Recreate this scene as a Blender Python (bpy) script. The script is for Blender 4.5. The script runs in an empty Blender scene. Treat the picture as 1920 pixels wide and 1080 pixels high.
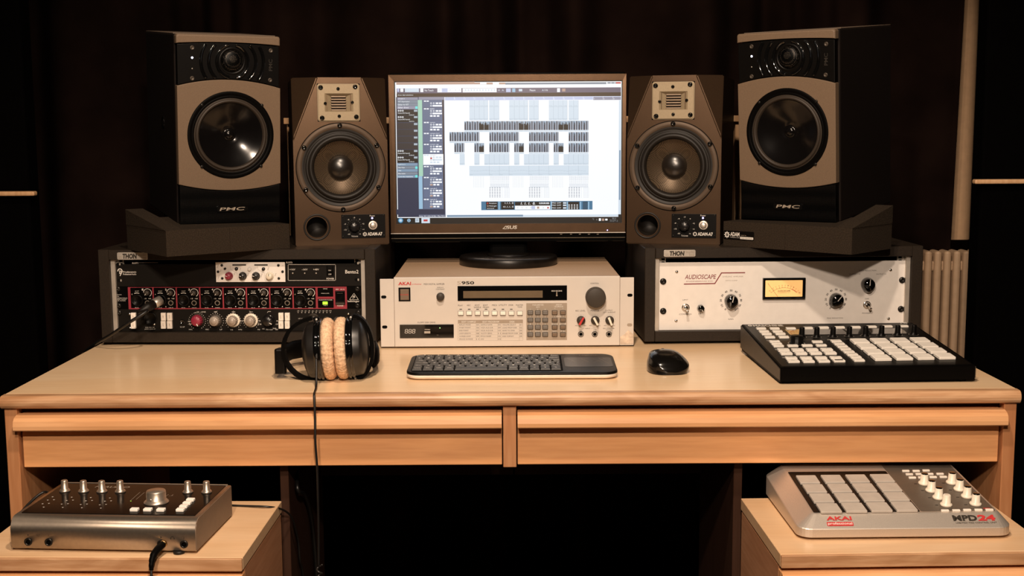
import bpy, bmesh, math, random
import numpy as np
from mathutils import Matrix, Vector
R = math.radians
S = bpy.context.scene
COL = S.collection
Z0 = .75                                     # height of the desk top above the floor

# ------------------------------------------------------------------ camera
def setup_camera():
    f, h, yaw, pitch, roll = 2317.9, .4143, .0015, .1279, -.0054
    fw = Vector((math.sin(yaw)*math.cos(pitch), math.cos(yaw)*math.cos(pitch), -math.sin(pitch)))
    r = Vector((math.cos(yaw), -math.sin(yaw), 0)); u = r.cross(fw)
    r2 = r*math.cos(roll)+u*math.sin(roll); u2 = -r*math.sin(roll)+u*math.cos(roll)
    cd = bpy.data.cameras.new('camera'); co = bpy.data.objects.new('camera', cd); COL.objects.link(co)
    cd.sensor_width = 36; cd.lens = f*36/1920; cd.clip_start = .05
    m = Matrix((r2, u2, -fw)).transposed().to_4x4(); m.translation = (0, 0, h+Z0)
    co.matrix_world = m; S.camera = co
setup_camera()
# ------------------------------------------------------------------ world, lamps, exposure
w = bpy.data.worlds.new('world'); S.world = w; w.use_nodes = True
w.node_tree.nodes['Background'].inputs[0].default_value = (1, .62, .38, 1)
w.node_tree.nodes['Background'].inputs[1].default_value = .004
S.view_settings.view_transform = 'Standard'; S.view_settings.look = 'None'
S.view_settings.exposure = 0; S.view_settings.gamma = 1; S.view_settings.use_curve_mapping = False
WARM = (1, .79, .61)
def lamp(name, loc, target, power, size, col=WARM, spot=None, blend=.6):
    d = bpy.data.lights.new(name, 'SPOT' if spot else 'AREA'); d.energy = power; d.color = col
    if spot: d.spot_size = R(spot); d.spot_blend = blend; d.shadow_soft_size = size
    else: d.shape = 'DISK'; d.size = size
    o = bpy.data.objects.new(name, d); COL.objects.link(o)
    o.location = (loc[0], loc[1], loc[2]+Z0)
    o.rotation_euler = (Vector(target)-Vector(loc)).to_track_quat('-Z', 'Y').to_euler()
    return o
lamp('ceiling_or_fill_spot', (.08, .0, 1.02), (0, 2.0, 0), 110, .045, spot=74, blend=.65)
lamp('ceiling_or_fill_spot', (-.29, .0, 1.50), (0, 2.0, -.05), 117, .05, spot=70, blend=.65)
lamp('ceiling_or_fill_spot', (.0, 1.05, 1.72), (0, 2.05, 0), 100, .05, spot=96, blend=.9)
lamp('ceiling_or_fill_spot', (.10, .5, 1.55), (1.17, 3.27, .32), 38, .05, spot=15, blend=.5)  # added fill without a known fixture, brightens the wall strip beside the curtain

# ------------------------------------------------------------------ materials
MATS = {}
def mat(name, col, rough=.5, metal=0., var=.06, vscale=60, bump=0., bscale=300, emit=None, es=1., spec=.5, coat=0., trans=0.):
    if name in MATS: return MATS[name]
    m = bpy.data.materials.new(name); m.use_nodes = True; nt = m.node_tree; N = nt.nodes; L = nt.links
    b = N['Principled BSDF']
    b.inputs['Roughness'].default_value = rough; b.inputs['Metallic'].default_value = metal
    b.inputs['Specular IOR Level'].default_value = spec
    b.inputs['Coat Weight'].default_value = coat; b.inputs['Coat Roughness'].default_value = .08
    b.inputs['Transmission Weight'].default_value = trans
    tc = N.new('ShaderNodeTexCoord')
    nz = N.new('ShaderNodeTexNoise'); nz.inputs['Scale'].default_value = vscale; nz.inputs['Detail'].default_value = 3
    L.new(tc.outputs['Object'], nz.inputs['Vector'])
    cr = N.new('ShaderNodeValToRGB')
    cr.color_ramp.elements[0].position = .3; cr.color_ramp.elements[1].position = .7
    cr.color_ramp.elements[0].color = tuple(c*(1-var) for c in col)+(1,)
    cr.color_ramp.elements[1].color = tuple(min(1, c*(1+var)) for c in col)+(1,)
    L.new(nz.outputs['Fac'], cr.inputs['Fac']); L.new(cr.outputs['Color'], b.inputs['Base Color'])
    if bump:
        n2 = N.new('ShaderNodeTexNoise'); n2.inputs['Scale'].default_value = bscale; n2.inputs['Detail'].default_value = 2
        L.new(tc.outputs['Object'], n2.inputs['Vector'])
        bp = N.new('ShaderNodeBump'); bp.inputs['Strength'].default_value = bump; bp.inputs['Distance'].default_value = .001
        L.new(n2.outputs['Fac'], bp.inputs['Height']); L.new(bp.outputs['Normal'], b.inputs['Normal'])
    if emit:
        b.inputs['Emission Color'].default_value = tuple(emit)+(1,); b.inputs['Emission Strength'].default_value = es
    MATS[name] = m; return m
def wood(name, c1, c2, c3, axis=0, rough=.38, coat=.12, figure=1., fine=.5):
    if name in MATS: return MATS[name]
    m = bpy.data.materials.new(name); m.use_nodes = True; nt = m.node_tree; N = nt.nodes; L = nt.links
    b = N['Principled BSDF']; b.inputs['Roughness'].default_value = rough
    b.inputs['Coat Weight'].default_value = coat; b.inputs['Coat Roughness'].default_value = .2
    tc = N.new('ShaderNodeTexCoord')
    def noise(sc, mapping, det=4, dist=0.):
        mp = N.new('ShaderNodeMapping'); mp.inputs['Scale'].default_value = mapping
        L.new(tc.outputs['Object'], mp.inputs['Vector'])
        n = N.new('ShaderNodeTexNoise'); n.inputs['Scale'].default_value = sc; n.inputs['Detail'].default_value = det
        n.inputs['Distortion'].default_value = dist; L.new(mp.outputs['Vector'], n.inputs['Vector']); return n
    lg = [1, 1, 1]; lg[axis] = .07
    fine_n = noise(160, tuple(lg), 5)
    lg2 = [1, 1, 1]; lg2[axis] = .22
    broad = noise(7*figure, tuple(lg2), 3, 1.2)
    blot = noise(3.2, (1, 1, 1), 2, .4)
    r1 = N.new('ShaderNodeValToRGB'); e = r1.color_ramp.elements
    e[0].position = .34; e[0].color = c2+(1,); e[1].position = .62; e[1].color = c1+(1,)
    L.new(broad.outputs['Fac'], r1.inputs['Fac'])
    mx = N.new('ShaderNodeMixRGB'); mx.blend_type = 'MULTIPLY'; mx.inputs['Fac'].default_value = fine
    r2 = N.new('ShaderNodeValToRGB'); r2.color_ramp.elements[0].position = .38; r2.color_ramp.elements[0].color = (.70, .58, .46, 1)
    r2.color_ramp.elements[1].position = .6; r2.color_ramp.elements[1].color = (1, 1, 1, 1)
    L.new(fine_n.outputs['Fac'], r2.inputs['Fac']); L.new(r1.outputs['Color'], mx.inputs['Color1']); L.new(r2.outputs['Color'], mx.inputs['Color2'])
    mx2 = N.new('ShaderNodeMixRGB'); mx2.inputs['Color2'].default_value = c3+(1,)
    r3 = N.new('ShaderNodeValToRGB'); r3.color_ramp.elements[0].position = .45; r3.color_ramp.elements[1].position = .75
    r3.color_ramp.elements[1].color = (.5, .5, .5, 1)
    L.new(blot.outputs['Fac'], r3.inputs['Fac']); L.new(r3.outputs['Color'], mx2.inputs['Fac']); L.new(mx.outputs['Color'], mx2.inputs['Color1'])
    L.new(mx2.outputs['Color'], b.inputs['Base Color'])
    MATS[name] = m; return m

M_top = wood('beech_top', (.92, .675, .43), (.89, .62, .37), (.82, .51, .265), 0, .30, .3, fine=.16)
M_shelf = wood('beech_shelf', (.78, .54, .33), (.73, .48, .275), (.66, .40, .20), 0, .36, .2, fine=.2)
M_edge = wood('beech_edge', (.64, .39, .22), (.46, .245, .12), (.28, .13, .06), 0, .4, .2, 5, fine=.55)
M_draw = wood('beech_drawer', (.78, .39, .165), (.68, .335, .15), (.58, .265, .105), 0, .45, .08, 1.6, fine=.3)
M_lip = wood('beech_lip', (.76, .42, .21), (.66, .34, .15), (.54, .24, .09), 0, .38, .2, fine=.3)
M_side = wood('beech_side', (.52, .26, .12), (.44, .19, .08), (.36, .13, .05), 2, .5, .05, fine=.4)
M_inner = wood('shaded_inner_wood', (.045, .021, .013), (.038, .017, .010), (.03, .013, .008), 2, .6, 0, fine=.4)  # desk wood darkened so the shade under the desk sits in its colour
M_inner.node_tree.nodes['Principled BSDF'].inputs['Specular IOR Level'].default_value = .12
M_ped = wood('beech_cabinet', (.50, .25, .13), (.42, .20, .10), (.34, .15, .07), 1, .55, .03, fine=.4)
M_pine = wood('pine_rail', (.72, .46, .26), (.62, .37, .19), (.55, .3, .14), 2, .5, .0)
M_blk = mat('black_plastic', (.0016, .0013, .0011), .5, bump=.05, bscale=900, spec=.05)
M_blk2 = mat('black_satin', (.0028, .0023, .0020), .38, spec=.16)
M_gloss = mat('gloss_black', (.003, .003, .003), .08, coat=.6)
M_hole = mat('dark_recess', (.002, .002, .002), .8, spec=.1)
M_anod = mat('black_anodised', (.0065, .0052, .004), .5, bump=.1, bscale=1500, spec=.15)
M_case = mat('charcoal_laminate', (.0175, .0118, .0075), .52, var=.25, vscale=700, bump=.2, bscale=900, spec=.25)
M_foam = mat('grey_foam', (.027, .0195, .0135), 1., var=.35, vscale=500, bump=.9, bscale=450, spec=.08)
M_rail = mat('aluminium_rail', (.58, .53, .47), .42, .7, var=.12, vscale=30)
M_cream = mat('cream_panel', (.76, .72, .68), .5, var=.03)
M_akai = mat('ivory_panel', (.60, .545, .49), .5, var=.03, vscale=25)
M_ear = mat('ivory_ear', (.60, .545, .49), .5, var=.03, vscale=25)
M_dirt = mat('scuffed_ivory', (.62, .50, .39), .6, var=.3, vscale=90)
M_lid = mat('speckled_steel_lid', (.50, .335, .21), .55, .1, var=.22, vscale=900, bump=.2, bscale=900)
M_ink = mat('dark_ink', (.03, .025, .02), .6, spec=.2)
M_inkgrey = mat('grey_ink', (.28, .23, .18), .6)
M_red = mat('red_ink', (.50, .03, .03), .5)
M_mar = mat('maroon_ink', (.22, .04, .045), .5)
M_white = mat('white_ink', (.66, .62, .57), .6, spec=.2)
M_gry = mat('tan_grey_print', (.33, .27, .21), .5)
M_key = mat('grey_button', (.15, .135, .12), .45)
M_keybr = mat('brown_button', (.17, .115, .075), .45)
M_btn = mat('ivory_button', (.86, .80, .72), .4)
M_knobd = mat('charcoal_knob', (.045, .036, .028), .5, spec=.3)
M_knobb = mat('black_knob', (.008, .007, .007), .28)
M_crk = mat('cream_knob', (.80, .72, .60), .35)
M_grk = mat('grey_knob', (.36, .30, .25), .4, .1)
M_redk = mat('red_knob', (.26, .018, .042), .4)
M_chr = mat('chrome', (.75, .70, .64), .18, 1.)
M_scr = mat('black_screw', (.02, .018, .016), .32, .6)
M_redp = mat('red_panel', (.26, .020, .035), .5)
M_lcd = mat('dim_lcd', (.13, .09, .05), .35)
M_taupe = mat('taupe_baffle', (.148, .100, .064), .55, var=.12, vscale=900, bump=.12, bscale=1300, spec=.25)
M_pmcside = mat('black_veneer', (.007, .0045, .0035), .7, spec=.12)
M_a7 = mat('a7_cabinet', (.080, .047, .0265), .33, .75, var=.12, vscale=900, bump=.10, bscale=1300)
M_ring = mat('bronze_ring', (.078, .052, .034), .5, .3, spec=.3)
M_rub = mat('rubber', (.010, .0078, .006), .5, spec=.3)
M_brass = mat('gold_plate', (.29, .225, .14), .5, .2, var=.05, vscale=300, bump=.1)
M_cone = mat('gloss_cone', (.0035, .003, .003), .16, coat=.12, spec=.35)
M_led = mat('white_led', (1, 1, 1), .3, emit=(.75, .75, 1), es=6)
M_bled = mat('blue_led', (.3, .3, 1), .3, emit=(.35, .3, 1), es=6)
M_gled = mat('green_led', (.3, .9, .05), .3, emit=(.32, .9, .03), es=1.3)
M_satin = mat('satin_aluminium', (.48, .41, .34), .38, .85, var=.05, vscale=200)
M_sil = mat('silver_plastic', (.74, .66, .58), .46, .8, var=.06, vscale=700)
def brushed():
    nt = M_sil2.node_tree; b = nt.nodes['Principled BSDF']; t = nt.nodes.new('ShaderNodeTangent'); t.direction_type = 'RADIAL'; t.axis = 'X'
    b.inputs['Anisotropic'].default_value = .85; b.inputs['Anisotropic Rotation'].default_value = .25; nt.links.new(t.outputs['Tangent'], b.inputs['Tangent'])
M_sil2 = mat('brushed_silver', (.45, .38, .31), .44, .9, var=.05, vscale=200); brushed()
M_pad = mat('grey_pad', (.46, .41, .36), .6)
M_mpad = mat('pale_pad', (.78, .73, .66), .6)
M_vel = mat('tan_velour', (.70, .47, .30), .95, var=.3, vscale=260, bump=.6, bscale=900, spec=.1)
M_key2 = mat('keycap_black', (.010, .009, .008), .42)
M_curt = mat('dark_velvet', (.0085, .0046, .0036), 1., var=.35, vscale=6, spec=.02)
M_wall = mat('beige_wall', (.46, .29, .165), .8, bump=.2, bscale=80)
M_rad = mat('radiator_enamel', (.40, .27, .17), .5)
M_dark = mat('black_fabric', (.0012, .0010, .0010), 1., spec=.01)
M_floor = wood('dark_floor', (.05, .03, .02), (.03, .02, .013), (.03, .017, .01), 1, .5, .0)
M_ceil = mat('dark_ceiling', (.05, .04, .03), .9)
M_cable = mat('black_cable', (.006, .0055, .005), .42)
M_gold = mat('gold_plug', (.75, .48, .2), .25, 1.)

# perforated metal and carbon weave
def mesh_mat(name, base, hi, scale, lo=.25, hi_p=.5, rough=.4, metal=.6, weave=False):
    m = bpy.data.materials.new(name); m.use_nodes = True; nt = m.node_tree; N = nt.nodes; L = nt.links
    b = N['Principled BSDF']; b.inputs['Roughness'].default_value = rough; b.inputs['Metallic'].default_value = metal
    tc = N.new('ShaderNodeTexCoord')
    if weave:
        t = N.new('ShaderNodeTexChecker'); t.inputs['Scale'].default_value = scale
        t.inputs['Color1'].default_value = base+(1,); t.inputs['Color2'].default_value = hi+(1,)
        L.new(tc.outputs['Object'], t.inputs['Vector']); L.new(t.outputs['Color'], b.inputs['Base Color'])
    else:
        t = N.new('ShaderNodeTexVoronoi'); t.inputs['Scale'].default_value = scale; t.inputs['Randomness'].default_value = .15
        L.new(tc.outputs['Object'], t.inputs['Vector'])
        c = N.new('ShaderNodeValToRGB'); c.color_ramp.elements[0].position = lo; c.color_ramp.elements[1].position = hi_p
        c.color_ramp.elements[0].color = base+(1,); c.color_ramp.elements[1].color = hi+(1,)
        L.new(t.outputs['Distance'], c.inputs['Fac']); L.new(c.outputs['Color'], b.inputs['Base Color'])
    b.inputs['Specular IOR Level'].default_value = .25
    MATS[name] = m; return m
M_mesh = mesh_mat('perforated_steel', (.012, .010, .009), (.0015, .0015, .0015), 430, .28, .42)
M_dome = mesh_mat('dome_mesh', (.16, .13, .105), (.002, .002, .002), 460, .16, .30)
M_weave = mesh_mat('carbon_weave', (.012, .009, .006), (.15, .105, .066), 760, weave=True, rough=.4, metal=.5)

# ------------------------------------------------------------------ mesh builder
PAN = Matrix(((1, 0, 0, 0), (0, 0, -1, 0), (0, 1, 0, 0), (0, 0, 0, 1)))     # (u, v, d) -> (x, -d, v): a face that looks towards -y
I4 = Matrix.Identity(4)
class B:
    def __init__(s, M=I4): s.bm = bmesh.new(); s.mats = []; s.M = M
    def mi(s, m):
        if m not in s.mats: s.mats.append(m)
        return s.mats.index(m)
    def put(s, verts, faces, m, smooth=False):
        i = s.mi(m); vs = [s.bm.verts.new(s.M @ Vector(v)) for v in verts]; out = []
        for f in faces:
            try: fc = s.bm.faces.new([vs[k] for k in f])
            except ValueError: continue
            fc.material_index = i; fc.smooth = smooth; out.append(fc)
        return vs, out
    def quad(s, a, b, c, d, m): return s.put([a, b, c, d], [(0, 1, 2, 3)], m)
    def box(s, x0, x1, y0, y1, z0, z1, m, bev=0., seg=2):
        v = [(x0, y0, z0), (x1, y0, z0), (x1, y1, z0), (x0, y1, z0), (x0, y0, z1), (x1, y0, z1), (x1, y1, z1), (x0, y1, z1)]
        f = [(0, 3, 2, 1), (4, 5, 6, 7), (0, 1, 5, 4), (1, 2, 6, 5), (2, 3, 7, 6), (3, 0, 4, 7)]
        vs, fs = s.put(v, f, m)
        if bev:
            es = list({e for fc in fs for e in fc.edges})
            r = bmesh.ops.bevel(s.bm, geom=es, offset=bev, segments=seg, affect='EDGES', profile=.5, material=-1)
        return s
    def prism(s, poly, d0, d1, m, bev=0., m2=None, smooth=False):
        "polygon in the first two axes (counter-clockwise), extruded along the third; bev bevels the d1 rim"
        n = len(poly); cx = sum(p[0] for p in poly)/n; cy = sum(p[1] for p in poly)/n
        rings = [[(x, y, d0) for x, y in poly]]
        if bev:
            rings.append([(x, y, d1-bev) for x, y in poly])
            w = max(abs(p[0]-cx) for p in poly); h = max(abs(p[1]-cy) for p in poly)
            rings.append([(x-(x-cx)/w*bev*.3, y-(y-cy)/h*bev*.3, d1-bev*.3) for x, y in poly])
            rings.append([(x-(x-cx)/w*bev, y-(y-cy)/h*bev, d1) for x, y in poly])
        else: rings.append([(x, y, d1) for x, y in poly])
        V = [p for r in rings for p in r]; F = []
        for k in range(len(rings)-1):
            for i in range(n):
                j = (i+1) % n; F.append((k*n+i, k*n+j, (k+1)*n+j, (k+1)*n+i))
        F.append(tuple(range(n-1, -1, -1))); 
        vs, fs = s.put(V, F, m, smooth)
        i2 = s.mi(m2 or m)
        fc = s.bm.faces.new(vs[(len(rings)-1)*n:]); fc.material_index = i2
        return s
    def rr(s, x0, x1, y0, y1, r, d0, d1, m, bev=0., n=4, m2=None):
        r = min(r, (x1-x0)/2-1e-6, (y1-y0)/2-1e-6); P = []
        for cx, cy, a in ((x1-r, y0+r, -90), (x1-r, y1-r, 0), (x0+r, y1-r, 90), (x0+r, y0+r, 180)):
            for k in range(n+1):
                t = R(a+90*k/n); P.append((cx+r*math.cos(t), cy+r*math.sin(t)))
        return s.prism(P, d0, d1, m, bev, m2)
    def lathe(s, c, prof, m, seg=32, axis='z', flute=0, fd=.06, close=True, a0=0, a1=360, sx=1., sy=1.):
        "prof = [(radius, offset)] round an axis through c"
        full = (a1-a0) >= 360; k = seg if full else seg+1
        V = []; F = []
        for r, d in prof:
            for i in range(k):
                t = R(a0)+R(a1-a0)*i/seg; q = r*(1-(fd if flute and (i*flute*2//seg) % 2 else 0)) if flute else r
                x, y = q*math.cos(t)*sx, q*math.sin(t)*sy
                V.append({'z': (c[0]+x, c[1]+y, c[2]+d), 'x': (c[0]+d, c[1]+x, c[2]+y), 'y': (c[0]+y, c[1]+d, c[2]+x)}[axis])
        for a in range(len(prof)-1):
            for i in range(seg):
                j = (i+1) % k
                F.append((a*k+i, a*k+j, (a+1)*k+j, (a+1)*k+i))
        vs, fs = s.put(V, F, m, True)
        if close and full:
            for a, rev in ((0, True), (len(prof)-1, False)):
                if prof[a][0] > 1e-5:
                    l = vs[a*k:(a+1)*k]
                    try:
                        fc = s.bm.faces.new(l[::-1] if rev else l); fc.material_index = s.mi(m)
                    except ValueError: pass
        return s
    def cyl(s, c, r, d0, d1, m, seg=24, axis='z', bev=0., **k):
        p = [(r, d0), (r, d1)] if not bev else [(r, d0), (r, d1-bev), (r-bev*.3, d1-bev*.3), (r-bev, d1)]
        return s.lathe(c, p, m, seg, axis, **k)
    def ring(s, c, r0, r1, d, m, seg=40, a0=0, a1=360, th=0):
        if th: return s.lathe(c, [(r0, d), (r0, d+th), (r1, d+th), (r1, d)], m, seg, close=False, a0=a0, a1=a1)
        return s.lathe(c, [(r0, d), (r1, d)], m, seg, close=False, a0=a0, a1=a1)
    def tube(s, pts, r, m, seg=10, sub=6, caps=True):
        P = [Vector(p) for p in pts]; C = []
        if sub and len(P) > 2:
            E = [P[0]*2-P[1]]+P+[P[-1]*2-P[-2]]
            for i in range(1, len(E)-2):
                for k in range(sub):
                    t = k/sub; a, b, c, d = E[i-1:i+3]
                    C.append(.5*((2*b)+(c-a)*t+(2*a-5*b+4*c-d)*t*t+(3*b-a-3*c+d)*t**3))
            C.append(P[-1])
        else: C = P
        V = []; F = []; up = Vector((0, 0, 1)); n = None
        for i, p in enumerate(C):
            t = (C[min(i+1, len(C)-1)]-C[max(i-1, 0)]).normalized()
            if n is None:
                n = t.cross(up if abs(t.z) < .9 else Vector((1, 0, 0))).normalized()
            else: n = (n-t*n.dot(t)).normalized()
            b = t.cross(n); rr = r[min(int(i*len(r)/len(C)), len(r)-1)] if isinstance(r, (list, tuple)) else r
            for k in range(seg):
                a = 2*math.pi*k/seg; V.append(p+(n*math.cos(a)+b*math.sin(a))*rr)
        for i in range(len(C)-1):
            for k in range(seg):
                j = (k+1) % seg; F.append((i*seg+k, i*seg+j, (i+1)*seg+j, (i+1)*seg+k))
        if caps: F += [tuple(range(seg-1, -1, -1)), tuple(range((len(C)-1)*seg, len(C)*seg))]
        s.put(V, F, m, True); return s
    def sweep(s, pts, sec, m, smooth=True, caps=True):
        "section polygons (lists of points) joined ring to ring"
        n = len(sec[0]); V = [p for r in sec for p in r]; F = []
        for i in range(len(sec)-1):
            for k in range(n):
                j = (k+1) % n; F.append((i*n+k, i*n+j, (i+1)*n+j, (i+1)*n+k))
        if caps: F += [tuple(range(n-1, -1, -1)), tuple(range((len(sec)-1)*n, len(sec)*n))]
        s.put(V, F, m, smooth); return s
    def text(s, t, x0, y0, x1, y1, m, d=.00015, bold=0., shear=0., rot=0.):
        "flat lettering fitted to a box of the builder's u, v plane"
        V, F = glyphs(t, bold, shear)
        xs = [v[0] for v in V]; ys = [v[1] for v in V]
        a, b, c, e = min(xs), max(xs), min(ys), max(ys)
        cx, cy = (x0+x1)/2, (y0+y1)/2; W, H = abs(x1-x0), abs(y1-y0); cr, sr = math.cos(R(rot)), math.sin(R(rot))
        out = []
        for v in V:
            px = ((v[0]-a)/max(b-a, 1e-6)-.5)*W; py = ((v[1]-c)/max(e-c, 1e-6)-.5)*H
            out.append((cx+px*cr-py*sr, cy+px*sr+py*cr, d))
        s.put(out, F, m); return s
    def obj(s, name, parent=None, auto=None):
        me = bpy.data.meshes.new(name); bmesh.ops.recalc_face_normals(s.bm, faces=s.bm.faces) if auto is None else None
        s.bm.to_mesh(me); s.bm.free()
        for m in s.mats: me.materials.append(m)
        o = bpy.data.objects.new(name, me); COL.objects.link(o)
        if parent: o.parent = parent
        return o
GL = {}
def glyphs(t, bold, shear):
    k = (t, bold, shear)
    if k not in GL:
        c = bpy.data.curves.new('lettering', 'FONT'); c.body = t; c.size = 1; c.offset = bold; c.shear = shear; c.resolution_u = 3
        o = bpy.data.objects.new('lettering', c); COL.objects.link(o)
        dg = bpy.context.evaluated_depsgraph_get()
        me = o.evaluated_get(dg).to_mesh()
        GL[k] = ([tuple(v.co) for v in me.vertices], [tuple(p.vertices) for p in me.polygons])
        o.evaluated_get(dg).to_mesh_clear()
        bpy.data.objects.remove(o); bpy.data.curves.remove(c)
    return GL[k]

def homog(src, dst):
    A = []; bb = []
    for (x, y), (u, v) in zip(src, dst):
        A += [[x, y, 1, 0, 0, 0, -u*x, -u*y], [0, 0, 0, x, y, 1, -v*x, -v*y]]; bb += [u, v]
    return np.append(np.linalg.solve(np.array(A, float), np.array(bb, float)), 1).reshape(3, 3)
class Panel:
    "measurements of a flat face: turns coordinates read off a close-up of that face into metres on it"
    def __init__(s, quad, W, H, u0=None, v0=0., crop=(0, 0, 1), M=PAN):
        u0 = -W/2 if u0 is None else u0
        s.H = homog(quad, [(u0, v0+H), (u0+W, v0+H), (u0+W, v0), (u0, v0)]); s.crop = crop; s.M = M
        s.k = W/(abs(quad[1][0]-quad[0][0]))
    def c(s, crop): s.crop = crop; return s
    def uv(s, X, Y):
        ox, oy, z = s.crop; q = s.H @ np.array([ox+X/z, oy+Y/z, 1.]); return float(q[0]/q[2]), float(q[1]/q[2])
    def m(s, n): return n/s.crop[2]*s.k
    def b(s): return B(s.M)
    def bx(s, X0, Y0, X1, Y1):
        xm, ym = (X0+X1)/2, (Y0+Y1)/2
        return s.uv(X0, ym)[0], s.uv(X1, ym)[0], s.uv(xm, Y1)[1], s.uv(xm, Y0)[1]
    def rect(s, b, X0, Y0, X1, Y1, d0, d1, m, r=0., bev=0., m2=None):
        a, c, e, f = s.bx(X0, Y0, X1, Y1)
        if r: b.rr(a, c, e, f, r, d0, d1, m, bev, m2=m2)
        elif d1-d0 < 1e-6: b.quad((a, e, d1), (c, e, d1), (c, f, d1), (a, f, d1), m)
        else: b.prism([(a, e), (c, e), (c, f), (a, f)], d0, d1, m, bev, m2)
    def text(s, b, t, X0, Y0, X1, Y1, m, d=.00015, **k):
        a, c, e, f = s.bx(X0, Y0, X1, Y1); b.text(t, a, e, c, f, m, d, **k)
    def at(s, X, Y, d=0.): u, v = s.uv(X, Y); return (u, v, d)
    def line(s, b, X0, Y0, X1, Y1, w, m, d=.00012):
        p = Vector(s.at(X0, Y0)); q = Vector(s.at(X1, Y1)); n = (q-p).normalized(); n = Vector((-n.y, n.x, 0))*s.m(w)/2
        D = Vector((0, 0, d)); b.quad(p-n+D, q-n+D, q+n+D, p+n+D, m)

def thing(name, label, cat, loc=(0, 0, 0), rz=0., group=None):
    o = bpy.data.objects.new(name, None); COL.objects.link(o); o.empty_display_size = .05
    o.location = (loc[0], loc[1], loc[2]+Z0); o.rotation_euler = (0, 0, rz)
    o['label'] = label; o['category'] = cat
    if group: o['group'] = group
    return o
def tag(o, label, cat, group=None, loc=None, rz=0.):
    o['label'] = label; o['category'] = cat
    if group: o['group'] = group
    if loc: o.location = (loc[0], loc[1], loc[2]+Z0); o.rotation_euler = (0, 0, rz)
    return o
def struct(o): o['kind'] = 'structure'; return o
def dup(root, loc, rz, label):
    r = root.copy(); COL.objects.link(r); r.location = (loc[0], loc[1], loc[2]+Z0); r.rotation_euler = (0, 0, rz); r['label'] = label
    def kids(a, b):
        for ch in [o for o in bpy.data.objects if o.parent == a]:
            c = ch.copy(); COL.objects.link(c); c.parent = b; kids(ch, c)
    kids(root, r); return r


def cut(o, b, M=I4):
    "takes the closed volumes of builder b out of the mesh of o"
    bmesh.ops.recalc_face_normals(b.bm, faces=b.bm.faces)
    me = bpy.data.meshes.new('volume'); b.bm.to_mesh(me); b.bm.free()
    for m in o.data.materials: me.materials.append(m)
    c = bpy.data.objects.new('volume', me); COL.objects.link(c)
    md = o.modifiers.new('cut', 'BOOLEAN'); md.object = c; md.operation = 'DIFFERENCE'; md.solver = 'EXACT'
    par = o.parent; o.parent = None
    bpy.context.view_layer.update(); dg = bpy.context.evaluated_depsgraph_get()
    nm = bpy.data.meshes.new_from_object(o.evaluated_get(dg)); o.modifiers.remove(md); o.data = nm; o.parent = par
    bpy.data.objects.remove(c); return o

# ------------------------------------------------------------------ the room
def plane_box(name, x0, x1, y0, y1, z0, z1, m):
    b = B(); b.box(x0, x1, y0, y1, z0+Z0, z1+Z0, m); return struct(b.obj(name))
plane_box('floor', -2.6, 2.6, -1.6, 3.45, -.80, -.75, M_floor)
plane_box('ceiling', -2.6, 2.6, -1.6, 3.45, 1.85, 1.9, M_ceil)
plane_box('wall_back', -2.6, 2.6, 3.40, 3.45, -.75, 1.85, M_wall)
plane_box('wall_left', -2.65, -2.6, -1.6, 3.45, -.75, 1.85, M_ceil)
plane_box('wall_right', 2.6, 2.65, -1.6, 3.45, -.75, 1.85, M_ceil)
plane_box('wall_front', -2.6, 2.6, -1.65, -1.6, -.75, 1.85, M_ceil)

def curtain():
    rnd = random.Random(4); x0, x1 = -2.3, 1.135; n = 420; pts = []
    for i in range(n+1):
        x = x0+(x1-x0)*i/n
        y = 3.14+.055*math.sin(x*21+1.5*math.sin(x*4.1))+.018*math.sin(x*53+2*math.sin(x*9))+.02*math.sin(x*7.3)
        pts.append((x, y))
    b = B(); V = []; F = []; zs = [-.73, -.2, .4, 1.0, 1.78]
    for k, z in enumerate(zs):
        for i, (x, y) in enumerate(pts):
            a = 1.15-.3*k/4
            V.append((x+.012*math.sin(i*.07+k), 3.14+(y-3.14)*a, z+Z0))
    m = n+1
    for k in range(len(zs)-1):
        for i in range(n): F.append((k*m+i, k*m+i+1, (k+1)*m+i+1, (k+1)*m+i))
    vs, fs = b.put(V, F, M_curt, True)
    o = b.obj('curtain'); md = o.modifiers.new('thick', 'SOLIDIFY'); md.thickness = .003
    tag(o, 'dark velvet curtain hanging in folds behind the desk', 'curtain')
curtain()

def radiator():
    x0, x1 = 1.0, 1.30; t = thing('radiator', 'beige ribbed radiator on the wall right of the desk', 'radiator', (1.15, 3.0, -.55))
    zt = .115+.55
    b = B(); n = 14; w = .0232
    for i in range(n):
        x = -.156+i*w
        b.rr(x-.0088, x+.0088, -.02, .035, .008, .03, zt, M_rad, .006)
    b.obj('heating_panel', t)
    for z in (.05, zt-.05): b = B(); b.box(-.165, .165, -.008, .022, z, z+.025, M_rad, .005); b.obj('manifold', t)
    b = B(); b.cyl((-.1, .0, 0), .009, -.2, .06, M_rad); b.obj('pipe', t)
radiator()
b = B(); b.rr(1.146, 1.215, 3.24, 3.30, .02, .119+Z0, 1.84+Z0, M_wall, n=6); struct(b.obj('trim_1'))

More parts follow.
